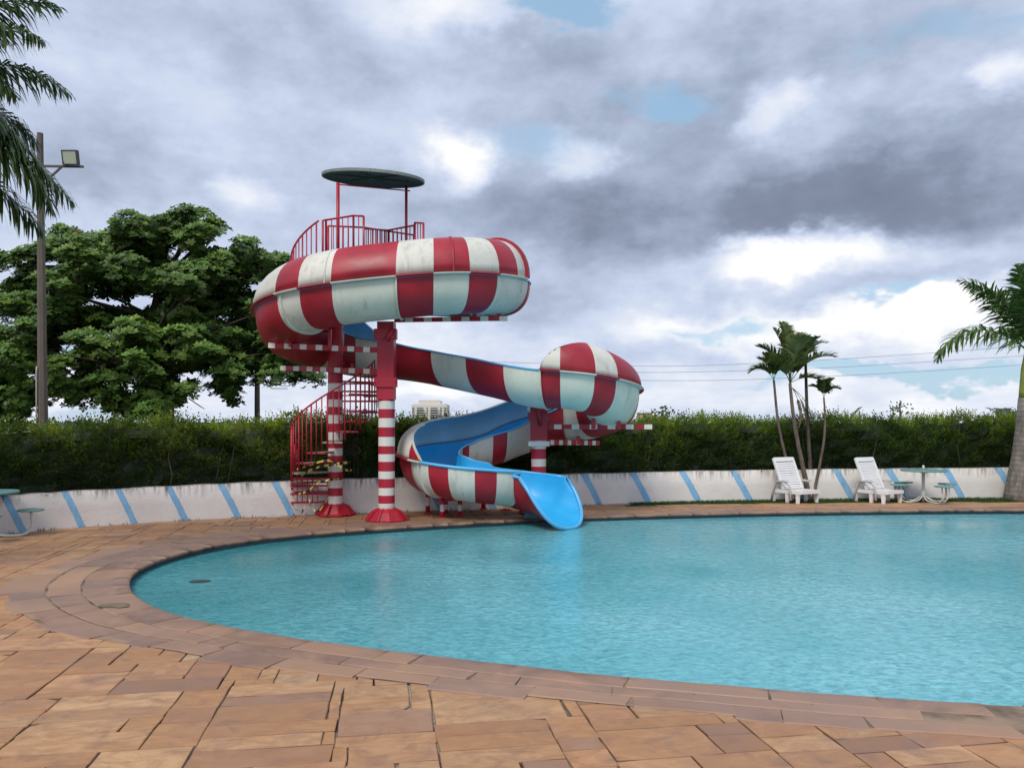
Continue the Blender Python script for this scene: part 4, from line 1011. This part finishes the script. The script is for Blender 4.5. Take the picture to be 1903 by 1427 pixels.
h2 = lambda s: float(np.interp(s, [12.9, 13.4, 14.6, 16, 17.5, 19, 22], [.58, .56, .45, .47, .48, .50, .50]))
ob2, S, ids = hood(12.93, 19.74, phi2, h2, lambda f: 12.93 + min(1.25, .40 * (f / .46)**1.5), lambda f: 19.74 - .62 * f**1.1)
yb = MB(); c, T, N = frm(19.72)
pts = []
for f_ in np.linspace(0, .35, 5):
    se = 19.74 - .62 * f_**1.1; c, T, N = frm(se); o_ = outer_side(se); ph = f_ * phi2(se); pts.append(c + N * o_ * (RT + .05) * cos(ph) + np.array((0, 0, h2(se) * sin(ph) + .03)) + T * .004)
yb.tube(pts, [.016, .013, .010, .007, .004], 6); o3 = sub('edge_marking', yb, 'yellow', ob2)
# joint flanges round the trough
fl = MB()
def joint(s, mi):
    K = 20; b0 = len(fl.v)
    for i in range(K + 1):
        a_ = pi * i / K
        for s_, off in ((s - .012, .02), (s - .012, .055), (s + .012, .055), (s + .012, .02)): fl.v.append(tuple(trough_pt(s_, a_, off)))
    for i in range(K):
        for j in range(3): a_ = b0 + i * 4 + j; fl.face((a_, a_ + 1, a_ + 5, a_ + 4), mi, False)
for s in (4.30, 8.38, 12.93, 5.98): joint(s, 0)
joint(19.70, 0)
fl.split('joint_flange', ['white', 'red'], slide)

# columns
def striped_column(x, y, r, bands, ztop, flare=True, label=None):
    mb = MB(); zs = [0.0] + [z for z in bands] + [ztop]; prof = []; mi = []
    for k in range(len(zs) - 1): prof.append((r, zs[k])); mi.append(0 if k % 2 == 0 else 1)
    prof.append((r, zs[-1])); mb.lathe((x, y, 0), prof, 28, mi)
    ob = mb.build('column', ['whitepaint', 'redpaint'], slide)
    if label: ob['label'] = label
    return ob
def zof(py, Y): return HC - (py - H) / F * Y
CA = ((718.5 - CX) / F * 12.95, 12.95)
yb_ = [936, 921, 907, 890, 876, 858, 844, 829, 812, 794, 777, 760, 745]
colA = striped_column(*CA, .138, [zof(y, 12.82) for y in yb_], zof(598, 12.8), label='thick striped front column holding the upper loop')
CB = (-3.14, 13.70); yb2 = [951, 937, 922, 907, 892, 877, 862, 847, 833, 818, 803, 787, 771, 756, 742, 727, 712]
colB = striped_column(*CB, .130, [zof(y, 13.57) for y in yb2] + [4.14], 4.15, label='striped column in the middle of the spiral staircase')
CCx = ((1001 - CX) / F * 14.05, 14.05)
colC = striped_column(*CCx, .135, [zof(y, 13.92) for y in (986, 970, 952, 936, 919, 903, 886, 867, 853, 834, 817)], zof(756, 13.95), label='striped column under the right loop')
for (x, y, col, kk) in ((*CA, colA, 0), (*CB, colB, 1), (*CCx, colC, 0)):
    mb = MB()
    if kk == 0: mb.lathe((x, y, .012), [(.37, 0), (.37, .016), (.345, .020), (.30, .07), (.235, .14), (.17, .185), (.142, .20)], 10, 0, False)
    else: mb.lathe((x, y, .012), [(.36, 0), (.36, .03), (.30, .035), (.145, .20)], 6, 0, False)
    for k in range(10):
        a_ = 2 * pi * k / 10 + .1; fr_ = (np.array((x, y, .02)), (cos(a_), sin(a_), 0), (-sin(a_), cos(a_), 0), (0, 0, 1))
        b0 = len(mb.v)
        for tx in (-.008, .008):
            for (rr_, z_) in ((.14, 0), (.36, 0), (.36, .02), (.25, .15), (.14, .20)): mb.v.append(tuple(fr_[0] + np.array(fr_[1]) * rr_ + np.array(fr_[2]) * tx + np.array((0, 0, z_))))
        mb.face([b0 + i for i in range(5)]); mb.face([b0 + 5 + i for i in range(5)][::-1])
        for i in range(5): j = (i + 1) % 5; mb.face((b0 + i, b0 + j, b0 + 5 + j, b0 + 5 + i))
    sub('base_plate', mb, 'redpaint', col)
# column heads: red box sleeve with projecting clamp plates
def head(x, y, z0, z1, plates, w=.17):
    mb = MB(); mb.box(x - w, x + w, y - w, y + w, z0, z1)
    for (za, zb) in plates: mb.box(x - w - .05, x + w + .05, y - w - .03, y - .03, za, zb)
    for (za, zb) in plates:
        for sx in (-w - .03, w + .03): mb.tube([(x + sx, y - w - .05, (za + zb) / 2), (x + sx, y - w - .02, (za + zb) / 2)], .014, 6)
    return mb.build('column_head', 'redpaint', slide)
head(*CA, zof(742, 12.8), zof(597, 12.8), ((zof(630, 12.8), zof(611, 12.8)), (zof(719, 12.8), zof(701, 12.8))), .138)
head(*CCx, zof(818, 13.95), zof(756, 13.95), ((zof(781, 13.95), zof(767, 13.95)),), .15)
mb = MB(); x, y = CCx; mb.box(x - .21, x - .16, y - .19, y - .12, zof(763, 13.85), zof(754, 13.85)); mb.box(x - .19, x + .19, y - .16, y - .15, zof(829, 13.9), zof(820, 13.9)); mb.split('clamp_block', 'whitepaint', slide)
# striped outrigger arms
def arm(p0, p1, nb, hgt, w=.08, first=1):
    p0 = np.array(p0, float); p1 = np.array(p1, float); mb = MB(); X_ = p1 - p0; L = np.linalg.norm(X_); X_ /= L; Yv = np.cross((0, 0, 1.), X_); Yv /= np.linalg.norm(Yv); Zv = np.cross(X_, Yv)
    x = 0; k = first; per = L / nb
    while x < L - 1e-4:
        ln = per * (.58 if k % 2 else .42) * 2; x1 = min(L, x + ln); mb.box(x, x1, -w / 2, w / 2, -hgt / 2, hgt / 2, k % 2, (p0, X_, Yv, Zv)); x = x1; k += 1
    return mb.build('outrigger_arm', ['whitepaint', 'redpaint'], slide)
ax_, ay_ = CA
arm((ax_ - .12, ay_, zof(651, 12.95)), W(500, 642, 13.0), 14, .085)
arm((ax_ - .12, ay_ + .05, zof(691, 13)), W(524, 684, 14.2), 14, .085)
arm((ax_ + .12, ay_ + .1, zof(595, 13.05)), W(943, 592, 12.95), 12, .07)
cx_, cy_ = CCx
arm((cx_ + .1, cy_ - .05, zof(793, 14.0)), W(1212, 793, 13.6), 12, .085)
arm((cx_ + .1, cy_ + .1, zof(822, 14.15)), W(1112, 823, 15.0), 13, .09)
# hangers between arms and trough
mb = MB()
def hanger(px, py0, py1, Yd, w=.05, h_=.03):
    a_ = W(px, py0, Yd); c_ = W(px, py1, Yd); mb.box(a_[0] - w / 2, a_[0] + w / 2, Yd - h_, Yd + h_, min(a_[2], c_[2]), max(a_[2], c_[2]))
for q in ((882, 592, 578, 12.95, .07), (927, 592, 576, 13.0, .07), (540, 645, 628, 12.95), (613, 648, 612, 12.9), (575, 686, 668, 14.1), (655, 690, 676, 13.6), (1103, 797, 778, 13.5, .07), (1150, 797, 784, 13.5, .08), (1075, 826, 804, 14.6, .06)): hanger(*q)
mb.tube([(ax_ + .02, ay_ - .17, zof(632, 12.8)), (ax_ + .14, ay_ - .17, zof(610, 12.8))], .045, 10)
mb.tube([(cx_ + .02, cy_ - .17, zof(790, 13.85)), (cx_ - .02, cy_ - .3, zof(752, 13.75))], .035, 10)
mb.split('hanger_bracket', 'redpaint', slide)
# gusset plates between lower trough and its posts, low supports
def post(px, py_t, Yb, r=.042, py_s=None):
    x = (px - CX) / F * Yb; zt = zof(py_t, Yb); n = 4; mb = MB(); zs = [0, zt * .30, zt * .62, zt]; prof = [(r, z) for z in zs]
    mb.lathe((x, Yb, 0), prof, 12, [1, 0, 1]); mb.box(x - .07, x + .07, Yb - .07, Yb + .07, 0.004, .022, 1)
    return mb.build('support_post', ['whitepaint', 'redpaint'], slide)
post(795, 905, 13.95); post(822, 922, 13.35); post(829, 926, 13.9, .035); post(855, 924, 13.55); post(937, 935, 14.45, .032); post(944, 935, 14.42, .032)
post(898, 855, 14.62, .04)
mb = MB(); mb.bar(W(811, 931, 13.33), W(862, 926, 13.5), .05, .045); mb.bar(W(825, 930, 13.9), W(866, 925, 13.5), .045, .045); mb.bar(W(818, 916, 13.35), W(818, 932, 13.35), .09, .06)
mb.split('cross_bar', 'redpaint', slide)
# exit footing
mb = MB(); p = W(988, 966, 13.15); mb.box(p[0] - .12, p[0] + .10, 13.16, 13.40, .012, .11); mb.build('footing', 'blueconc', slide)
mb = MB(); mb.box(p[0] - .14, p[0] - .01, 13.16, 13.36, .114, .14); mb.split('saddle_bracket', 'redpaint', slide)

# spiral staircase
stair = bpy.data.objects.new('spiral_staircase', None); C.objects.link(stair); stair.parent = slide; stair.location = tuple(-x for x in slide.location); stair.empty_display_size = .2
SR = .76
def helix_z(a_): return .25 + (a_ - 150) * 3.0 / 360.0
def hp(a_, r, dz=0): return np.array((CB[0] + r * cos(radians(a_)), CB[1] + r * sin(radians(a_)), helix_z(a_) + dz))
rdz = lambda a_: .86 + float(np.interp(a_, [520, 540, 612], [0, .0, .0]))
ang_ = 150; step = 21.5; treads = []
while ang_ < 615:
    treads.append(ang_); ang_ += step
for i, a_ in enumerate(treads):
    mb = MB(); ro = SR if not (440 < a_ < 580) else .42
    z = helix_z(a_); n = 4; ring = []
    for (r0_, aa) in [(.12, a_ - 16)] + [(ro, a_ - 12.5 + 25 * k / n) for k in range(n + 1)] + [(.12, a_ + 16)]: ring.append((CB[0] + r0_ * cos(radians(aa)), CB[1] + r0_ * sin(radians(aa))))
    b0 = 0
    for (zz_) in (z - .028, z): 
        for q in ring: mb.v.append((q[0], q[1], zz_))
    k_ = len(ring); mb.face(list(range(k_))[::-1], 1); mb.face([k_ + j for j in range(k_)], 0)
    for j in range(k_): mb.face((j, (j + 1) % k_, k_ + (j + 1) % k_, k_ + j), 1 if i % 3 else 0)
    ob = mb.build('tread', ['steelgrey', 'redpaint']); ob.parent = stair
mb = MB(); hr = [(170, 345), (530, 622)]
for (a0, a1) in hr:
    pts = [hp(a_, SR, rdz(a_)) for a_ in np.linspace(a0, a1, 40)]; mb.tube(pts, .017, 6)
mb.split('handrail', 'redpaint', stair, True)
a_ = 165; k = 0
while a_ < 623:
    if not (348 < a_ < 530):
        n_in = 1
        bot = -.04 if a_ < 430 else -.05
        # outer balusters run from the handrail down past the tread edge
        mb = MB(); p0 = hp(a_, SR, bot - (.06 if k % 3 == 0 else 0)); p1 = hp(a_, SR, rdz(a_))
        if a_ < 172: p0[2] = .12
        mb.tube([p0, p1], .011 if k % 3 else .015, 5); ob = mb.build('baluster', 'redpaint'); ob.parent = stair
    a_ += 7.2; k += 1
mb = MB()     # level bars and lower guard frame
for (a0, a1, z_) in ((150, 215, .24), (150, 215, .40), (150, 215, .53), (-60, 75, None), (300, 425, 1.83), (300, 420, 2.13), (310, 405, 2.34), (335, 418, 2.50)):
    if z_ is None: continue
    pts = [(CB[0] + SR * cos(radians(q)), CB[1] + SR * sin(radians(q)), z_) for q in np.linspace(a0, a1, 16)]; mb.tube(pts, .014, 5)
for z_, rr in ((.24, .74), (.39, .76), (.53, .76), (.66, .74)): mb.bar((CB[0] - rr, CB[1] - .15, z_), (CB[0] - .1, CB[1] - .05, z_), .03, .03)
for q in range(5): mb.tube([(CB[0] - .62 + .09 * q, CB[1] - .22, .24), (CB[0] - .62 + .09 * q, CB[1] - .22, .66)], .009, 5)
for q in range(8):
    a2 = radians(-50 + q * 14); mb.tube([(CB[0] + SR * cos(a2), CB[1] + SR * sin(a2), 1.62 + .06 * q), (CB[0] + SR * cos(a2), CB[1] + SR * sin(a2), 2.44)], .010, 5)
for z_ in (2.13, 2.34): mb.bar((CB[0], CB[1], z_), (CB[0] + .70, CB[1] + .1, z_), .022, .022)
mb.split('guard_rail', 'redpaint', stair, True)
# platform, its railings and canopy
mb = MB(); zp = 4.22; poly_ = [(-3.36, 13.25), (-2.62, 13.0), (-1.62, 13.55), (-1.62, 14.95), (-3.3, 15.0)]
b0 = 0
for z_ in (zp - .06, zp):
    for q in poly_: mb.v.append((q[0], q[1], z_))
mb.face([4, 3, 2, 1, 0]); mb.face([5, 6, 7, 8, 9])
for j in range(5): mb.face((j, (j + 1) % 5, 5 + (j + 1) % 5, 5 + j))
mb.build('platform', 'steelgrey', slide)
def railing(pts, ztops, zb=4.24, sp=.085):
    mb = MB()
    for k in range(len(pts) - 1):
        a_ = np.array((*pts[k], ztops[k])); b_ = np.array((*pts[k + 1], ztops[k + 1])); mb.tube([a_, b_], .017, 6)
        L = hypot(*(b_ - a_)[:2]); n = max(1, int(L / sp))
        lo_a = np.array((a_[0], a_[1], zb)); lo_b = np.array((b_[0], b_[1], zb)); mb.tube([lo_a, lo_b], .014, 6)
        for q in range(n + 1):
            f_ = q / n; t_ = a_ * (1 - f_) + b_ * f_; bt = lo_a * (1 - f_) + lo_b * f_; mb.tube([t_, bt], .020 if q in (0, n) else .009, 5)
    return mb.build('railing', 'redpaint', slide)
def P2(px, Yd): return ((px - CX) / F * Yd, Yd)
zr = lambda py, Yd: zof(py, Yd)
A_ = P2(600, 13.0); B_ = P2(606, 13.05)
railing([A_, B_, P2(657, 13.1), P2(676, 13.15)], [zr(410, 13.0), zr(409, 13.05), zr(401, 13.1), zr(402, 13.15)])
railing([P2(676, 13.2), P2(722, 14.1), P2(770, 13.85)], [zr(425, 13.2), zr(428, 14.1), zr(419, 13.85)])
railing([P2(771, 13.84), P2(787, 13.65)], [zr(414, 13.84), zr(415, 13.65)])
railing([P2(610, 13.9), P2(676, 14.0), P2(769, 14.7)], [zr(420, 13.9), zr(423, 14.0), zr(437, 14.7)])
for (px, Yd, pt) in ((628, 13.2, 340), (755, 13.95, 345)):
    mb = MB(); x, y = P2(px, Yd); mb.tube([(x, y, zp), (x, y, zof(pt, Yd))], .030 if px < 700 else .026, 10); mb.build('canopy_post', 'redpaint', slide)
mb = MB(); mb.tube([(*P2(628, 13.2), zof(343, 13.2)), (*P2(762, 13.95), zof(355, 13.95))], .012, 6); mb.build('canopy_brace', 'redpaint', slide)
mb = MB(); K = 40; cc = np.array(W(694, 331, 13.7)); rx_, ry_ = 95 / F * 13.7, .70; rings_ = []
def capt(rf, a_, dz): 
    x = rx_ * rf * cos(a_); y = ry_ * rf * sin(a_); return (cc[0] + x, cc[1] + y, cc[2] + dz + y * .10 - x * .055)
prof = [(0.0, .055), (.6, .05), (.93, .03), (1.0, .012), (1.0, -.035), (.97, -.04), (.93, -.015), (.6, .0), (0.01, .01)]
for rf, dz in prof:
    for j in range(K): mb.v.append(capt(max(rf, .004), 2 * pi * j / K, dz))
for i in range(len(prof) - 1):
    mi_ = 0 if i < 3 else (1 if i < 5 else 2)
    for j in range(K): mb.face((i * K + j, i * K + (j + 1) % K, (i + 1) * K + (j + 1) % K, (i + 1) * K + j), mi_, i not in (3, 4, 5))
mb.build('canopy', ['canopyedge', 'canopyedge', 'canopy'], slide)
mb = MB()
for k in range(6):
    a_ = 2 * pi * k / 6 + .3; p0 = np.array(capt(.05, a_, -.004)); p1 = np.array(capt(.9, a_, -.004)); mb.bar(p0, p1, .03, .02)
mb.build('canopy_rib', 'canopy', slide)

# barrier tape tied round the stairs
def tape(name, pts, label, w=.05):
    P = crspline(pts, 10); mb = MB(); d = 0; k = 0
    for i in range(len(P) - 1):
        L = np.linalg.norm(P[i + 1] - P[i]); d += L; tw = .6 * sin(i * .5)
        z0 = np.array((w * .5 * sin(tw) * .4, w * .5 * sin(tw), w * .5 * cos(tw))); tw2 = .6 * sin((i + 1) * .5); z1 = np.array((w * .5 * sin(tw2) * .4, w * .5 * sin(tw2), w * .5 * cos(tw2)))
        mb.quad(tuple(P[i] - z0), tuple(P[i + 1] - z1), tuple(P[i + 1] + z1), tuple(P[i] + z0), int(d / .09) % 2)
    ob = mb.build(name, ['tapeY', 'tapeB']); tag(ob, label, 'barrier tape', 'yellow and black tapes on the stairs'); return ob
bx_, by_ = CB
tape('barrier_tape', [W(560, 884, 13.3), W(580, 872, 13.2), W(600, 866, 13.1), W(628, 862, 13.1), W(652, 858, 13.35)], 'yellow black tape strung across the middle treads of the spiral stairs')
tape('barrier_tape', [W(552, 872, 13.3), W(575, 864, 13.1), W(612, 856, 13.0), W(640, 872, 13.1), W(655, 874, 13.4)], 'upper yellow black tape looped round the stair column', .04)
tape('barrier_tape', [W(555, 918, 13.4), W(572, 912, 13.2), W(592, 897, 13.1), W(610, 892, 13.1), W(632, 890, 13.5)], 'tape crossing in front of the lowest stair guard bars', .04)
tape('barrier_tape', [W(574, 926, 13.2), W(580, 944, 13.15), W(590, 950, 13.1), W(602, 938, 13.1), W(610, 922, 13.2)], 'loose loop of tape sagging below the bottom stair tread', .032)
tape('barrier_tape', [W(568, 938, 13.3), W(562, 950, 13.3), W(558, 960, 13.25)], 'short yellow tape end hanging to the ground left of the stairs', .04)

# ------------------------------------------------------------------ sun loungers
def make_lounger(label, loc, rz):
    th = thing('sun_lounger', label, 'sun lounger', loc, 'white plastic sun loungers in front of the wall', rz, world=False)
    Wd = .60; bl = .68; ba = radians(67); hz = .27
    bd = np.array((-cos(ba), 0, sin(ba))); bn = np.array((sin(ba), 0, cos(ba)))
    fr_ = (np.array((0, 0, hz)), bd, (0, 1, 0), bn)
    mb = MB()
    for sy in (-1, 1): mb.box(0, bl, sy * (Wd / 2 - .02) - .022, sy * (Wd / 2 - .02) + .022, -.02, .02, 0, fr_)
    mb.box(bl - .075, bl + .015, -Wd / 2 + .02, Wd / 2 - .02, -.018, .024, 0, fr_); mb.box(0, .04, -Wd / 2 + .02, Wd / 2 - .02, -.018, .018, 0, fr_)
    ns_ = 11
    for k in range(ns_): x = .05 + k * (bl - .13) / ns_; mb.box(x, x + .040, -Wd / 2 + .04, Wd / 2 - .04, -.012, .010 + .006 * sin(k), 0, fr_)
    mb.box(.05, bl - .08, -.014, .014, -.02, -.012, 0, fr_)
    mb.build('backrest', 'plastic', th)
    mb = MB()
    for sy in (-1, 1): mb.box(-.30, .44, sy * (Wd / 2 - .025) - .025, sy * (Wd / 2 - .025) + .025, hz - .075, hz - .005)
    mb.box(.38, .45, -Wd / 2 + .05, Wd / 2 - .05, hz - .07, hz); mb.box(-.30, -.25, -Wd / 2 + .05, Wd / 2 - .05, hz - .07, hz - .01)
    for k in range(5): x = .04 + k * .068; mb.box(x, x + .052, -Wd / 2 + .05, Wd / 2 - .05, hz - .025, hz - .002)
    mb.build('seat', 'plastic', th)
    for (x, s_) in ((-.26, 1), (.10, 1), (.37, 1)):
        for sy in (-1, 1):
            mb = MB(); y = sy * (Wd / 2 - .03); b0 = 0
            for (hw, z_) in ((.028, 0.0), (.040, hz - .07)):
                for (dx, dy) in ((-hw, -.022), (hw, -.022), (hw, .022), (-hw, .022)): mb.v.append((x + dx, y + dy, z_ + .004))
            mb.face((3, 2, 1, 0)); mb.face((4, 5, 6, 7))
            for j in range(4): mb.face((j, (j + 1) % 4, 4 + (j + 1) % 4, 4 + j))
            mb.build('leg', 'plastic', th)
    for sy in (-1, 1):
        mb = MB(); y = sy * (Wd / 2 + .03); mb.tube([(-.26, y, .05), (-.24, y, .20), (-.14, y, .40), (.0, y, .44), (.14, y, .42), (.22, y, .33), (.24, y, .06)], .024, 8); mb.box(-.16, .16, y - .035, y + .035, .425, .45); mb.build('armrest', 'plasticgrey', th)
    return th
lx, ly, _ = W(1456, 934, 15.95)
make_lounger('white slatted sun lounger on the left standing in front of the palm clump', (lx + .22, 16.02, 0), radians(-62))
lx, ly, _ = W(1608, 932, 15.95)
make_lounger('white slatted sun lounger on the right next to the green picnic table', (lx + .24, 16.02, 0), radians(-60))

# ------------------------------------------------------------------ picnic tables
def make_table(label, loc, rz):
    th = thing('picnic_table', label, 'picnic table', loc, 'round green picnic tables with four seats', rz, world=False)
    mb = MB(); mb.lathe((0, 0, 0), [(.42, .635), (.435, .64), (.435, .664), (.425, .67)], 32); mb.build('tabletop', 'seagreen', th)
    mb = MB(); mb.tube([(0, 0, .0), (0, 0, .635)], .032, 12); mb.tube([(0, 0, .60), (0, 0, .634)], [.05, .12], 12); mb.tube([(0, 0, .672), (0, 0, .76)], .022, 10); mb.tube([(0, 0, .10), (0, 0, .18), (0, 0, .26)], [.06, .05, .034], 10); mb.build('pedestal', 'tubewhite', th)
    for k in range(4):
        a_ = pi / 2 * k; c_, s_ = cos(a_), sin(a_); R_ = lambda r, z, o=0: (r * c_ - o * s_, r * s_ + o * c_, z)
        mb = MB()
        for o_ in (-.05, .05): mb.tube(crspline([R_(.02, .14, o_ * .3), R_(.15, .05, o_), R_(.34, .015, o_), R_(.50, .03, o_), R_(.58, .12, o_), R_(.57, .35, o_)], 5), .014, 8)
        mb.build('leg', 'tubewhite', th)
        mb = MB(); cx2, cy2, _ = R_(.57, 0); mb.lathe((cx2, cy2, 0), [(.165, .352), (.175, .357), (.175, .372), (.168, .378)], 24); mb.build('seat', 'seagreen', th)
    return th
x, y, _ = W(1716, 930, 16.0); make_table('green round picnic table on white tube legs standing right of the loungers', (x, y, 0), radians(12))
x, y, _ = W(-30, 1000, 10.95); make_table('green round picnic table cut by the left edge in front of the striped wall', (x, y, 0), radians(38))

# ------------------------------------------------------------------ poles, wires, distant buildings
x, y, _ = W(81, 800, 14.0); th = thing('light_pole', 'tall weathered concrete pole with a floodlight, behind the hedge on the left', 'light pole', (x, y, 0))
xt, _, zt = W(74.5, 248, 14.0)
mb = MB(); mb.tube([(x + .01, y, 0), (x * .5 + xt * .5, y, zt * .5), (xt, y, zt)], [.095, .075, .052], 8, smooth=False); mb.build('pole', 'conc', th)
mb = MB(); mb.tube([(x - .07, y - .09, 0), (x - .075, y - .09, zof(690, 14)), (x - .07, y - .085, zof(682, 14))], .014, 6); mb.build('conduit', 'galv', th)
mb = MB(); mb.bar(W(77, 309, 13.9), W(155, 310, 13.9), .04, .035); mb.bar(W(92, 331, 13.92), W(116, 309, 13.9), .03, .03); mb.build('bracket_arm', 'conc', th)
fx, fy, fz = W(131, 293, 13.85); tl = radians(12); A3 = (np.array((fx, fy, fz)), (1, 0, 0), (0, cos(tl), sin(tl)), (0, -sin(tl), cos(tl)))
mb = MB(); mb.box(-.135, .135, -.03, .05, -.125, .125, 0, A3); mb.box(-.09, .09, .05, .08, -.08, .08, 0, A3)
for k in range(5): mb.box(-.10 + k * .045, -.09 + k * .045, .08, .10, -.09, .09, 0, A3)
for a_, b_, c_, d_ in ((-.135, .135, .112, .125), (-.135, .135, -.125, -.112)): mb.box(a_, b_, -.045, -.03, c_, d_, 0, A3)
for a_, b_ in ((-.135, -.120), (.120, .135)): mb.box(a_, b_, -.045, -.03, -.112, .112, 0, A3)
fo = mb.build('floodlight', 'blackmetal', th)
mb = MB(); mb.box(-.119, .119, -.036, -.031, -.111, .111, 0, A3); sub('lens', mb, 'lampglass', fo)
mb = MB(); mb.tube([W(118, 300, 13.8), W(117, 309, 13.85), W(145, 309, 13.85), W(145, 300, 13.8)], .010, 6); sub('yoke', mb, 'blackmetal', fo)
x, y, zt = W(478, 600, 30.0); mb = MB(); mb.tube([(x, y, 0), (x, y, zt)], [.12, .09], 8, smooth=False); ob = mb.build('utility_pole', 'conc'); tag(ob, 'plain grey concrete pole rising from the hedge under the right side of the big tree', 'pole')
WR = [[(900, 672), (1200, 680.5), (1340, 678), (1547, 668), (1730, 656), (1903, 643), (2300, 612)], [(900, 686), (1200, 692), (1340, 690), (1547, 683), (1730, 672), (1903, 661), (2300, 632)], [(900, 701), (1200, 707), (1340, 706.5), (1547, 699), (1730, 689), (1903, 678), (2300, 650)]]
for pts_, nm in zip(WR, ('top', 'middle', 'lowest')):
    mb = MB(); mb.tube(crspline([W(a_, b_, 60.0) for a_, b_ in pts_], 6), .015, 5); ob = mb.build('power_line', 'wire'); tag(ob, nm + ' of the three thin power lines crossing the sky on the right', 'power line', 'power lines on the right')

m, t, b, o = newmat('cream_render_far'); n = t.noise(t.coord(), .4, 3); setin(t, b, 'Base Color', t.mix(n.outputs[0], (.60, .56, .50), (.72, .68, .62))); setin(t, b, 'Roughness', .8); M['cream'] = m
m, t, b, o = newmat('far_window'); setin(t, b, 'Base Color', (.10, .12, .15)); setin(t, b, 'Roughness', .3); M['win'] = m
m, t, b, o = newmat('far_brick'); n = t.noise(t.coord(), .8, 3); setin(t, b, 'Base Color', t.mix(n.outputs[0], (.42, .30, .24), (.55, .44, .36))); M['farbrick'] = m
Yb = 400.0; th = thing('apartment_building', 'distant cream apartment tower seen over the hedge right of the front column', 'building', ((798 - CX) / F * Yb, Yb + 8, 0))
mb = MB(); k = Yb / F; zz0 = zof(752, Yb); x0 = (765 - CX) * k; x1 = (831 - CX) * k
mb.box(x0, x1, Yb, Yb + 16, 0, zof(752, Yb)); mb.box((769 - CX) * k, (827 - CX) * k, Yb + 1, Yb + 15, zof(752, Yb), zof(750, Yb)); mb.build('wall', 'cream', th)
mb = MB(); mb.box((777 - CX) * k, (818 - CX) * k, Yb + 1.5, Yb + 12, zof(750, Yb), zof(744.5, Yb)); mb.box((779 - CX) * k, (814 - CX) * k, Yb + 2, Yb + 11, zof(744.5, Yb), zof(743, Yb)); mb.build('rooftop_block', 'cream', th)
for r2 in range(9):
    yy = 757.5 + r2 * 4.4
    for (a_, b_) in ((766, 770), (775, 787), (792.5, 795), (800, 813), (818, 821), (825, 830)):
        mb = MB(); mb.box((a_ - CX) * k, (b_ - CX) * k, Yb - .25, Yb - .02, zof(yy + 2.2, Yb), zof(yy, Yb)); mb.build('window', 'win', th)
mb = MB()
for r2 in range(9):
    yy = 760.4 + r2 * 4.4
    for (a_, b_) in ((774, 788), (799, 814)): mb.box((a_ - CX) * k, (b_ - CX) * k, Yb - 1.2, Yb - .03, zof(yy + 1.2, Yb), zof(yy, Yb))
mb.build('balcony', 'cream', th)
Yb = 300.0; k = Yb / F; th = thing('house', 'small far brick house roof peeking over the hedge right of the slide loop', 'building', ((1215 - CX) * k, Yb + 4, 0))
mb = MB(); mb.box((1190 - CX) * k, (1212 - CX) * k, Yb, Yb + 8, 0, zof(768, Yb)); mb.box((1212 - CX) * k, (1222 - CX) * k, Yb + 1, Yb + 8, 0, zof(771, Yb)); mb.box((1228 - CX) * k, (1240 - CX) * k, Yb, Yb + 8, 0, zof(773, Yb)); mb.build('wall', 'farbrick', th)
mb = MB(); mb.box((1190 - CX) * k - .4, (1212 - CX) * k + .4, Yb - .4, Yb + 8.4, zof(768, Yb), zof(766.5, Yb)); mb.build('roof', 'cream', th)
# far tree line on the horizon
mb = MB(); r2 = random.Random(9)
for i in range(2600):
    px = r2.uniform(1100, 2100) if r2.random() < .6 else r2.uniform(-300, 1100); Yd = r2.uniform(200, 230); top_ = 2.1 + .6 * sin(px * .021) + .5 * sin(px * .09)
    if 740 < px < 860: top_ *= .5
    x = (px - CX) / F * Yd; z = r2.random() * max(1, top_); s_ = r2.uniform(.2, .5); f_ = r2.uniform(.6, 1.3)
    mb.quad((x - s_, Yd, z - s_), (x + s_, Yd + .5, z - s_ * .6), (x + s_ * .6, Yd, z + s_), (x - s_ * .7, Yd + .4, z + s_ * .8), 0, (.05 * f_, .075 * f_, .05 * f_))
tag(mb.build('far_woodland', 'leaf', usecol=True), 'thin dark line of far trees on the horizon', 'woodland', kind='stuff')

for ob in bpy.data.objects:
    if '_world' in ob: del ob['_world']
